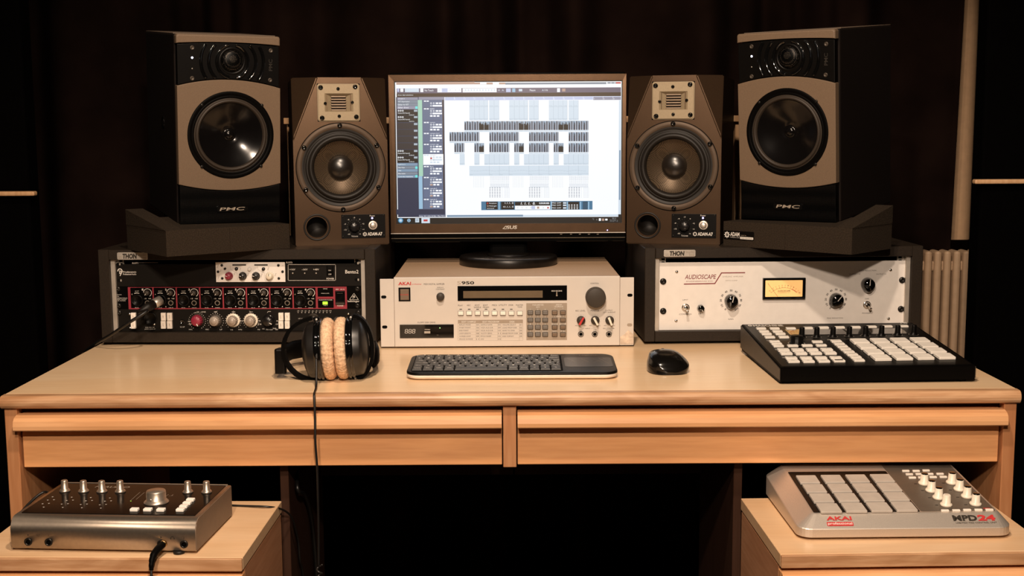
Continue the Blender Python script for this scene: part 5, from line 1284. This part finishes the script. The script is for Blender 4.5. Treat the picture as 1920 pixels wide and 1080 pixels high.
# ------------------------------------------------------------------ headphones
def headphones():
    X0, Y0 = -.2915, 2.036
    t = thing('headphones', 'black closed headphones with tan velour ear pads lying on the desk', 'headphones', (X0, Y0, 0), 0)
    lean = Matrix.Translation((0, 0, .0525)) @ Matrix.Rotation(R(-3), 4, 'Y') @ Matrix.Rotation(R(2), 4, 'Z')
    rnd = random.Random(5)
    for s in (-1, 1):
        sgn = s; Mx = lean @ Matrix.Diagonal((sgn, 1, 1, 1))
        # velour pad: wrinkled tyre
        b = B(Mx); n = 220; prof = [(.0010, .018), (.0005, .036), (.0015, .0455), (.006, .0508), (.0115, .0520), (.0165, .0505), (.0200, .046), (.0205, .040)]
        ph = [rnd.uniform(0, 6.28) for _ in range(8)]; secs = []
        for d, r in prof:
            row = []
            for i in range(n):
                a = 2*math.pi*i/n; wr = .0009*(abs(math.sin(a*23+ph[0]+60*d+.9*math.sin(a*5+ph[3]))) ** .6-.7)+.0004*math.sin(a*61+ph[1]-d*330)+.0003*math.sin(a*87+ph[2]+d*500)
                q = r+wr*(1 if r > .04 else .3); row.append((d+.0003*math.sin(a*23+ph[3]), q*math.cos(a), q*math.sin(a)))
            secs.append(row)
        b.sweep(None, secs, M_vel); b.obj('ear_pad', t)
        # cup: ring, then domed shell
        b = B(Mx); c = (0, 0, 0)
        b.lathe(c, [(.044, .0195), (.0495, .020), (.0512, .0215), (.0512, .0240), (.0490, .0252), (.0490, .0262), (.0505, .0270), (.0503, .0290), (.0480, .0320)], M_gloss, 64, axis='x', close=False)
        cs = mat('satin_shell', (.009, .0075, .0065), .36, spec=.6)
        b.lathe(c, [(.0480, .0320), (.0478, .0330), (.0462, .0420), (.0452, .0445), (.0410, .0475), (.0330, .0510), (.0230, .0540), (.0100, .0555), (0, .0556)], cs, 64, axis='x', close=False); b.obj('ear_cup', t)
        # fork that holds the cup above and below
        b = B(Mx); P_ = []
        for a in range(-84, 85, 12): P_.append((.028+.060*math.cos(R(a))**.9*(1 if s < 0 else .55), .004, .0535*math.sin(R(a))))
        secs = []
        for i, p in enumerate(P_):
            p = Vector(p); tn = (Vector(P_[min(i+1, len(P_)-1)])-Vector(P_[max(i-1, 0)])).normalized(); nn = Vector((tn.z, 0, -tn.x)); h = .0085; w = .0030
            secs.append([p+nn*w+Vector((0, h, 0)), p+nn*w-Vector((0, h, 0)), p-nn*w-Vector((0, h, 0)), p-nn*w+Vector((0, h, 0))])
        b.sweep(None, secs, M_blk, False); b.obj('fork', t)
        for z in (-.0525, .0515):
            b = B(Mx); b.lathe((.029, .004, z-.0), [(.0055, -.003), (.0055, .002), (.003, .003), (0, .003)], M_blk2, 16)
            b.obj('hinge', t)
            b = B(Mx); b.lathe((.0285, -.0025, z*.985), [(0, -.0012), (.0022, -.001), (.0022, .0006), (0, .0012)], M_rail, 12, axis='y'); b.obj('hinge_screw', t)
    # slider block and padded band
    b = B(); b.rr(-.1035, -.0845, -.002, .012, .004, .010, .052, M_blk2, .003); b.box(-.1040, -.0925, .004, .030, .012, .050, M_blk, .004, 2); b.obj('slider', t)
    b = B(); secs = []
    C = [(-.094, .022), (-.100, .060), (-.092, .105), (-.062, .140), (-.015, .150), (.030, .135), (.055, .100), (.062, .055), (.060, .020)]
    for i, p in enumerate(C):
        p0 = Vector(C[max(i-1, 0)]); p1 = Vector(C[min(i+1, len(C)-1)]); tn = (p1-p0).normalized(); nn = Vector((-tn.y, tn.x)); w = .005; r = []
        for k in range(12):
            a = 2*math.pi*k/12; q = math.cos(a); r.append((p[0]+nn.x*w*q, p[1]+nn.y*w*q, .031+.0165*math.copysign(abs(math.sin(a))**.6, math.sin(a))))
        secs.append(r)
    b.sweep(None, secs, M_blk); b.obj('headband', t)
    # cable from the left cup over the desk edge and round to the plug
    base = Vector((X0, Y0, 0))
    b = B(); b.tube([Vector(p)-base for p in ((-.3225, 1.9985, .064), (-.3175, 1.9900, .054), (-.3160, 1.984, .044))], [.0036, .0034, .003, .0026], M_rub, 10); b.obj('cable_boot', t)
    pts = [(-.3168, 1.986, .048), (-.3155, 1.975, .024), (-.3140, 1.960, .0040), (-.3115, 1.930, .0019), (-.3095, 1.9100, .0016), (-.3085, 1.9045, -.008), (-.3075, 1.900, -.035), (-.3070, 1.894, -.073), (-.3055, 1.896, -.12), (-.3065, 1.900, -.204), (-.3080, 1.90, -.283)]
    b = B(); b.tube([Vector(p)-base for p in pts], .0019, M_cable, 8); b.obj('cable', t)
    b = B(); hel = []
    for i in range(150):
        a = i*.55; hel.append(Vector((-.3060+.0042*math.cos(a), 1.896+.0042*math.sin(a), -.272-.00062*i*2.0))-base)
    b.tube(hel, .0015, mat('coil_cable', (.02, .018, .016), .2), 6, 0); b.obj('coiled_cable', t)
    pts = [(-.306, 1.896, -.44), (-.33, 1.86, -.52), (-.41, 1.76, -.56), (-.47, 1.68, -.50), (-.492, 1.645, -.36), (-.4955, 1.638, -.24), (-.4965, 1.639, -.203), (-.4975, 1.644, -.184)]
    b = B(); b.tube([Vector(p)-base for p in pts], .0019, M_cable, 8); b.obj('lead', t)
    pl = [Vector(p)-base for p in ((-.4915, 1.6835, -.1637), (-.4945, 1.668, -.1655), (-.4972, 1.6545, -.1705), (-.4978, 1.6465, -.179), (-.4975, 1.644, -.187))]
    b = B(); b.tube(pl, [.0050, .0052, .0050, .0042, .0034, .0030], M_blk, 14); o = b.obj('plug', t); o['label'] = 'black angled plug'
    z = (pl[0]-pl[1]).normalized(); x = z.orthogonal().normalized(); y = z.cross(x); M = Matrix((x, y, z)).transposed().to_4x4(); M.translation = pl[0]
    b = B(M); b.lathe((0, 0, 0), [(.0050, -.001), (.0052, .0005), (.0052, .0030), (.0032, .0034), (.0032, .0075), (0, .0075)], M_gold, 18); b.obj('plug_tip', t)
headphones()

# ------------------------------------------------------------------ helpers for sloping top faces
def slope(v0, z0, v1, z1, base=0.):
    a = math.atan2(z1-z0, v1-v0)
    return Matrix(((1, 0, 0, 0), (0, math.cos(a), -math.sin(a), v0), (0, math.sin(a), math.cos(a), z0), (0, 0, 0, 1))), math.hypot(v1-v0, z1-z0)

# ------------------------------------------------------------------ black drum controller on the desk
ZM4 = (1380, 590, 7.7125); ZM5 = (1590, 590, 7.68)
def drum_controller():
    t = thing('drum_controller', 'black drum pad controller with pale pads on the right of the desk', 'music controller', (.4376, 1.9698, 0), .0313)
    M, L = slope(0, .0284, .295, .0527)
    P = Panel([[1390.0, 608.1], [1709.9, 604.8], [1829.1, 685.0], [1463.6, 689.3]], .32, L, u0=0, crop=ZM4, M=M)
    b = B(); pr = [(0, .0045), (0, .0284), (.295, .0527), (.295, .010), (.285, .004), (.010, .003)]
    b.sweep(None, [[(x, p[0], p[1]) for p in pr] for x in (0, .32)], M_blk, False)
    bmesh.ops.bevel(b.bm, geom=[e for e in b.bm.edges], offset=.0012, segments=2, affect='EDGES', material=-1)
    b.obj('body', t)
    for s in (-.0013, .3202):
        b = B(); pr2 = [(.001, .0075), (.001, .0262), (.294, .0505), (.294, .0095)]
        b.sweep(None, [[(x, p[0], p[1]) for p in pr2] for x in (s, s+.0012)], mat('side_trim', (.035, .026, .018), .5, bump=.3), False)
        b.obj('side_trim', t)
    for x in (.015, .305):
        for y in (.02, .275): b = B(); b.cyl((x, y, 0), .008, 0, .0045, M_rub); b.obj('foot', t)
    pl = P.b(); pl.rr(.004, .316, .006, L-.004, .003, -.0005, .0003, M_blk2)
    P.text(pl, 'MASCHINE', 245, 150, 682, 172, M_white, .0005, bold=.03); P.text(pl, 'o', 172, 150, 232, 172, M_white, .0005, bold=.06)
    P.c(ZM5); P.text(pl, 'NI', 745, 110, 843, 132, M_white, .0005, bold=.04); P.c(ZM4)
    for (x0, y0, x1, y1) in ((440, 372, 1290, 366), (1320, 360, 1850, 350), (565, 495, 1340, 486), (680, 612, 1480, 605)):
        P.line(pl, x0, y0, x1, y1, 5, M_gry, .0005)
    P.c(ZM5); P.line(pl, 0, 349, 1060, 330, 5, M_gry, .0005); P.c(ZM4)
    for s, x, y in (('CONTROL', 480, 380), ('PADS', 1360, 368), ('GROUPS', 600, 508), ('TRANSPORT', 705, 625)): P.text(pl, s, x-36, y-6, x+36, y+6, M_white, .0005)
    pl.obj('top_panel', t)
    def btn(X, Y, w, h, s='', crop=ZM4, m=M_mpad, z=.0030, name='button', dark=False):
        P.c(crop); u, v = P.uv(X, Y); b = P.b(); b.rr(u-w/2, u+w/2, v-h/2, v+h/2, .0012, .0003, z, m, .0006)
        if s: L_ = min(w*.6, len(s)*.0016); b.text(s, u-L_/2, v-.0002, u+L_/2, v+.0018, M_ink, z+.00015)
        if dark: b.rr(u-w*.36, u+w*.36, v-h*.25, v+h*.25, .0005, z, z+.0001, M_ink)
        b.obj(name, t)
    for X, Y in ((363, 203), (558, 203), (792, 202), (1040, 196), (1270, 190), (1500, 187), (1730, 184)): btn(X, Y+8, .0175, .0095)
    for X, Y in ((340, 177), (567, 172), (795, 168)): btn(X, Y+8, .0175, .0095, crop=ZM5)
    for X, Y, s in ((405, 249, ''), (600, 249, ''), (440, 285, '<'), (640, 283, '>'), (488, 332, ''), (690, 330, '')): btn(X, Y+5, .0178, .0105, s)
    for X, Y, s in ((557, 399, 'SCENE'), (585, 430, 'PATTERN'), (613, 463, 'STEP'), (1175, 402, 'NOTE REP'), (820, 460, '<'), (1028, 457, '>'), (1232, 454, 'ENTER')): btn(X, Y+2, .0180, .0098, s)
    for i, (X, Y) in enumerate(((685, 527), (890, 527), (1100, 524), (1310, 521), (725, 575), (938, 575), (1150, 572), (1362, 569))): btn(X, Y, .0195, .0135, 'ABCDEFGH'[i], z=.0036)
    for i, (X, Y) in enumerate(((797, 640), (1012, 640), (1228, 637), (1443, 635), (830, 687), (1047, 687), (1268, 684), (1488, 678))): btn(X, Y, .0190, .0120, ('RESTART', '<', '>', 'GRID', 'PLAY', 'REC', 'ERASE', '')[i], dark=(i == 7))
    for i, (X, Y) in enumerate(((1448, 395), (1490, 432), (1535, 470), (1580, 509), (1630, 549), (1680, 589), (1730, 627), (1775, 670))): btn(X, Y, .0180, .0125, ('SCENE', 'PATTERN', 'PAD MODE', 'NAVIGATE', 'DUPLICATE', 'SELECT', 'SOLO', 'MUTE')[i])
    # pads laid on a regular grid between the measured corner pads
    P.c(ZM5); a = Vector(P.uv(170, 405)); bb = Vector(P.uv(1035, 388)); c = Vector(P.uv(475, 640)); d = Vector(P.uv(1390, 618))
    for j in range(4):
        for i in range(4):
            p = a.lerp(bb, i/3).lerp(c.lerp(d, i/3), j/3); w = .0280; h = .0285
            b = P.b(); b.rr(p.x-w/2-.0016, p.x+w/2+.0016, p.y-h/2-.0016, p.y+h/2+.0016, .003, .0003, .0006, M_blk)
            b.rr(p.x-w/2, p.x+w/2, p.y-h/2, p.y+h/2, .0018, .0004, .0046, M_mpad, .0008); b.obj('drum_pad', t)
    # displays
    P.c(ZM4); u0, vv0 = P.uv(770, 285); u1, _ = P.uv(1240, 275); P.c(ZM5); u2, _ = P.uv(75, 260); u3, _ = P.uv(845, 262)
    v0 = P.uv(400, 285)[1]; v1 = v0+.040
    um = (u0+u3)/2
    for x0, x1 in ((u0, um-.002), (um+.002, u3)):
        b = P.b(); b.rr(x0, x1, v0, v1, .0015, .0003, .0011, mat('display_glass', (.012, .010, .009), .02, coat=1.), .0002); b.obj('display', t)
    # knobs
    kn = [(ZM4, 930, 338), (ZM4, 1165, 333), (ZM4, 1400, 328), (ZM4, 1635, 323), (ZM4, 1868, 320), (ZM5, 248, 315), (ZM5, 480, 310), (ZM5, 712, 302), (ZM5, 942, 296)]
    for cr, X, Y in kn[:1]+kn[1:4]+kn[5:]+[kn[4]]:
        if (cr, X) == (ZM4, 930): continue
        P.c(cr); u, v = P.uv(X, Y-8); b = P.b()
        b.lathe((u, v, .0003), [(.0078, 0), (.0078, .0010), (.0056, .0022), (.0050, .0050), (.0047, .0165), (.0043, .0178), (0, .0178)], M_blk2, 30)
        b.ring((u, v, 0), .0080, .0087, .0006, M_rail, 30); b.obj('knob', t)
    P.c(ZM4); u, v = P.uv(950, 325); b = P.b()
    b.lathe((u, v, .0003), [(.0078, 0), (.0078, .0010), (.0056, .0022), (.0050, .0050), (.0047, .0165), (.0043, .0178), (0, .0178)], M_blk2, 30); b.ring((u, v, 0), .0080, .0087, .0006, M_rail, 30); b.obj('knob', t)
    u, v = P.uv(875, 418); b = P.b()
    b.lathe((u, v, .0003), [(.0130, 0), (.0130, .0010), (.0110, .0020), (.0110, .0125), (.0104, .0138), (0, .0138)], M_blk2, 48, flute=12, fd=.03); b.ring((u, v, 0), .0134, .0148, .0006, M_rail, 36); b.obj('master_knob', t)
drum_controller()

# ------------------------------------------------------------------ silver pad controller on the right cabinet
ZP1 = (1380, 880, 6.75); ZP2 = (1640, 870, 6.354)
def loft(b, rings, m, smooth=False): b.sweep(None, rings, m, smooth)
def rrect_pts(x0, x1, y0, y1, r, z, n=6):
    P = []
    for cx, cy, a in ((x1-r, y0+r, -90), (x1-r, y1-r, 0), (x0+r, y1-r, 90), (x0+r, y0+r, 180)):
        for k in range(n+1): q = R(a+90*k/n); P.append((cx+r*math.cos(q), cy+r*math.sin(q), z(cx+r*math.cos(q), cy+r*math.sin(q)) if callable(z) else z))
    return P
QMPD = [[1476.4, 889.1], [1797.8, 886.1], [1872.2, 959.7], [1523.5, 963.1]]
QMPF = [[1523.5, 963.1], [1872.2, 959.7], [1901.2, 989.1], [1498.0, 993.1]]
def pad_controller():
    t = thing('pad_controller', 'silver pad controller with sixteen grey pads on the right cabinet', 'music controller', (.5725, 1.731, -.18), R(.7))
    sl = (.0475-.033)/(.182-.024); zt = lambda x, y: .033+(y-.024)*sl
    b = B()
    loft(b, [rrect_pts(-.153, .153, .004, .232, .018, .0032), rrect_pts(-.1565, .1565, 0, .235, .020, .0050), rrect_pts(-.1565, .1565, 0, .235, .020, lambda x, y: .0165+y*sl*.9),
             rrect_pts(-.1555, .1555, .001, .234, .019, lambda x, y: .0175+y*sl*.9), rrect_pts(-.1320, .1440, .0235, .228, .007, lambda x, y: zt(x, y)-.0006), rrect_pts(-.1305, .1425, .0255, .226, .006, zt)], M_sil)
    b.obj('body', t)
    M, L = slope(.024, .033, .182, .0475)
    P = Panel(QMPD, .274, L, u0=-.131, crop=ZP1, M=M)
    b = P.b(); b.rr(.030, .1405, .004, L+.040, .003, -.0003, .0003, mat('gunmetal', (.12, .10, .08), .45, .3, bump=.2, bscale=1200)); b.obj('control_panel', t)
    b = P.b(); u0 = P.uv(1040, 590)[0]-.0005; b.rr(-.1285, .0285, .0035, L+.008, .002, -.0002, .0007, M_blk2); b.obj('pad_tray', t)
    a = Vector(P.uv(910, 150)); c = Vector(P.uv(1175, 512)); P.c(ZP2); bb = Vector(P.uv(90, 190)); d = Vector(P.uv(350, 528))
    for j in range(4):
        for i in range(4):
            p = a.lerp(bb, i/3).lerp(c.lerp(d, i/3), j/3); w = .0310; h = .0320
            b = P.b(); b.rr(p.x-w/2, p.x+w/2, p.y-h/2, p.y+h/2, .0015, .0006, .0040, M_pad, .0009); b.obj('drum_pad', t)
    for i, (X, Y) in enumerate(((587, 240), (672, 325), (758, 410), (850, 495), (917, 230), (1007, 310), (1098, 395), (1200, 485))):
        u, v = P.uv(X, Y); b = P.b()
        b.lathe((u, v, .0003), [(.0088, 0), (.0088, .0022), (.0078, .0036), (.0062, .0044), (.0056, .0160), (.0050, .0168), (0, .0168)], M_crk, 32)
        if i != 3: b.lathe((u, v, .0172), [(.0052, -.0006), (.0052, .0002), (.0045, .0008), (0, .0008)], M_gloss, 24)
        else: b.ring((u, v, 0), .0030, .0046, .0173, M_btn, 24)
        b.obj('knob', t)
        b = P.b(); X2, Y2 = ((487, 238), (572, 318), (655, 403), (740, 492), (820, 230), (903, 312), (990, 398), (1085, 487))[i]; u, v = P.uv(X2, Y2); b.rr(u-.0024, u+.0024, v-.0012, v+.0012, .001, .0003, .0005, M_ink); b.obj('number_mark', t)
    for X, Y, m in ((837, 565, M_btn), (970, 563, M_btn), (1100, 558, M_btn), (1235, 557, M_btn), (1365, 555, M_btn), (448, 172, M_btn), (560, 170, M_btn), (695, 165, M_btn), (817, 163, M_btn), (412, 132, M_btn), (530, 130, M_btn), (655, 128, M_btn), (778, 127, M_btn), (370, 92, M_btn), (493, 92, M_btn), (612, 87, M_btn)):
        u, v = P.uv(X, Y); b = P.b(); b.rr(u-.0056, u+.0056, v-.0022, v+.0022, .0006, .0003, .0026, m, .0005); b.obj('button', t)
    b = P.b(); u, v = P.uv(1340, 530); b.rr(u-.0058, u+.0040, v-.0014, v+.0014, .0005, .0003, .0005, M_red); b.obj('red_mark', t)
    b = P.b(); P.line(b, 770, 540, 1250, 535, 7, M_ink, .0005); b.obj('divider_line', t)
    # lettering on the front slope
    Mf, Lf = slope(.001, .0178, .0235, .0328)
    F = Panel(QMPF, .3, Lf, u0=-.150, crop=ZP1, M=Mf)
    b = F.b(); w = Lf
    b.text('AKAI', -.1130, w*.54, -.0760, w*.80, M_red, .0006, bold=.03); b.rr(-.1138, -.0755, w*.16, w*.42, .001, .0003, .00055, M_red); b.text('professional', -.1125, w*.19, -.0770, w*.39, M_cream, .0008, bold=.01); b.obj('maker_logo', t)
    b = F.b(); b.text('MPD', .0720, w*.42, .1075, w*.80, M_ink, .0006, bold=.04); b.text('24', .1085, w*.42, .1345, w*.81, M_red, .0006, bold=.04); b.text('USB/MIDI PAD CONTROL UNIT', .0745, w*.24, .1345, w*.34, M_ink, .0006); b.obj('model_lettering', t)
    b = B(); b.tube([(.098, .226, .035), (.104, .245, .045), (.112, .252, .054), (.113, .262, .060)], .0062, mat('brown_cable', (.16, .12, .075), .5), 12); b.obj('cable', t)
    for x in (-.13, .13):
        for y in (.03, .20): b = B(); b.cyl((x, y, 0), .009, 0, .0034, M_rub); b.obj('foot', t)
pad_controller()

# ------------------------------------------------------------------ silver audio interface on the left cabinet
ZA1 = (0, 880, 6); ZA2 = (220, 880, 5.4)
def audio_interface():
    t = thing('audio_interface', 'silver desktop audio interface with black top and knobs on the left cabinet', 'audio interface', (-.580, 1.694, -.18), R(-4))
    M = Matrix.Translation((0, .022, .050))
    P = Panel([[120.8, 906.0], [426.5, 910.4], [367.8, 967.1], [37.0, 961.8]], .259, .151, crop=ZA1, M=M)
    W = .134
    b = B(); pr = [(.004, .004), (.0015, .006), (.0008, .030)]+[(.020-.0192*math.cos(R(a)), .0310+.0185*math.sin(R(a))) for a in range(0, 91, 10)]+[(.176, .0495), (.176, .004)]
    b.sweep(None, [[(x, p[0]*(1 if abs(x) < W else 1), p[1]) for p in pr] for x in (-W, W)], M_sil2, False)
    for f in b.bm.faces:
        if len(f.verts) == 4: f.smooth = True
    b.obj('metal_shell', t)
    side = mat('grey_brown_side', (.16, .11, .075), .55, bump=.2)
    for s in (-1, 1):
        b = B(); x0, x1 = (W, W+.001) if s > 0 else (-W-.001, -W); b.sweep(None, [[(x, p[0]+.0012*(1 if k < 8 else -1), p[1]-.0008*(1 if k > 4 else -1)) for k, p in enumerate(pr)] for x in (x0, x1)], side, False); b.obj('side_cheek', t)
    b = P.b(); b.rr(-.1275, .1275, .001, .150, .001, -.0006, .0006, mat('dark_glass_top', (.005, .0035, .003), .18, spec=.035)); 
    def tri(X, Y): u, v = P.uv(X, Y); b.prism([(u-.0014, v+.0011), (u, v-.0013), (u+.0014, v+.0011)], .0006, .0008, M_white)
    for i in range(4):
        for (x, y) in ((590, 315), (605, 348), (535, 352), (548, 388), (477, 393), (490, 430)): tri(x+213*i+(i*1.5), y+4*i)
    b.text('M-AUDIO', -.072, .128, -.018, .136, M_gry, .0008, bold=.01, shear=.2)
    P.c(ZA2)
    for p, q in (((130, 325), (232, 235)), ((190, 310), (275, 238)), ((496, 275), (520, 258)), ((545, 275), (568, 258)), ((520, 275), (568, 272))): P.line(b, *p, *q, 3, M_gry, .0008)
    b.lathe((*P.uv(138, 326), .0006), [(.0009, .0002), (0, .0003)], M_gled, 8)
    P.c(ZA1); b.obj('top_plate', t)
    b = B(); b.box(-.1300, .1300, .1725, .1745, .0490, .0515, M_satin, .0005, 1)
    b.obj('rear_lip', t)
    for cr, X, Y in ((ZA1, 730, 252), (ZA1, 942, 256), (ZA1, 1148, 258), (ZA1, 1354, 258), (ZA2, 715, 238), (ZA2, 905, 238)):
        P.c(cr); u, v = P.uv(X, Y); b = P.b()
        b.lathe((u, v, .0006), [(.0082, 0), (.0080, .0018), (.0062, .0040), (.0052, .0046), (.0050, .0160), (.0044, .0175), (.003, .0180), (0, .0180)], M_satin, 32)
        b.obj('knob', t)
    P.c(ZA2); u, v = P.uv(396, 338); b = P.b()
    b.lathe((u, v, .0006), [(.0185, 0), (.0180, .0016), (.0150, .0045), (.0142, .0050), (.0142, .0165), (.0134, .0182), (0, .0186)], M_satin, 56); b.lathe((u-.003, v-.0142, .0085), [(0, -.0005), (.0012, 0), (0, .0005)], M_btn, 10, axis='y'); b.obj('volume_knob', t)
    for X, Y in ((175, 412), (310, 412), (443, 414), (640, 414), (673, 380), (707, 347), (742, 313)):
        u, v = P.uv(X, Y+8); b = P.b(); b.rr(u-.0058, u+.0058, v-.0046, v+.0046, .001, .0006, .0040, mat('white_key', (.92, .87, .80), .4), .0008); b.obj('button', t)
    # sockets on the front
    for u, zc in ((-.1085, .0150), (-.0785, .0150), (.0850, .0155), (.1180, .0155)):
        b = B(); b.lathe((u, .0012, zc), [(.0058, -.0012), (.0058, -.0024), (.0046, -.0032), (.0034, -.0028), (.0034, .001), (0, .001)][::1], M_scr, 26, axis='y'); b.lathe((u, .0010, zc), [(.0034, -.0020), (0, -.0020)], M_hole, 16, axis='y'); b.obj('jack_socket', t)
    b = B(Matrix.Translation((0, .0006, 0)) @ PAN)
    for s, u in (('1', -.1085), ('2', -.0785), ('1', .0850), ('2', .1180)): b.text(s, u-.0008, .0238, u+.0008, .0258, M_ink, .0006)
    b.text('INST', -.0965, .0232, -.0905, .0262, M_ink, .0006); b.ring((.1015, .0240, 0), .0020, .0028, .0006, M_ink, 14, 0, 180)
    for s in (-1, 1): b.box(.1015+s*.0024-.0006, .1015+s*.0024+.0006, .0222, .0244, .0003, .0006, M_ink)
    b.obj('front_lettering', t)
    for x, y in ((-.115, .02), (.108, .006), (-.115, .15), (.108, .15)): b = B(); b.cyl((x, y, 0), .008, 0, .0045, M_rub); b.obj('foot', t)
audio_interface()

# ------------------------------------------------------------------ loose cables under the desk
def loose(name, label, pts, r, base=None):
    p0 = Vector(pts[0]); b = B(); b.tube([Vector(p)-p0 for p in pts], r, M_cable, 8); tag(b.obj(name), label, 'cable', None, p0)
loose('interface_cable', 'thin black cable running from the audio interface off the left cabinet', [(-.500, 1.880, -.1500), (-.470, 1.918, -.1740), (-.451, 1.912, -.1778), (-.419, 1.906, -.1778), (-.385, 1.900, -.1775), (-.368, 1.925, -.190), (-.3585, 1.955, -.214), (-.3575, 2.000, -.266), (-.3575, 2.012, -.306), (-.3575, 2.04, -.346), (-.357, 2.08, -.5), (-.357, 2.1, -.70)], .0016)
loose('power_cable', 'thicker black cable hanging down the inner side of the left partition', [(-.40, 2.30, -.130), (-.3575, 2.005, -.170), (-.3560, 2.060, -.205), (-.3560, 2.110, -.245), (-.3560, 2.145, -.30), (-.3560, 2.170, -.393), (-.356, 2.18, -.55), (-.356, 2.19, -.72)], .0034)
loose('usb_cable', 'black cable arching behind the left end of the audio interface', [(-.700, 1.84, -.145), (-.722, 1.86, -.139), (-.738, 1.84, -.150), (-.748, 1.80, -.168), (-.752, 1.86, -.1755), (-.755, 2.0, -.175)], .0022)
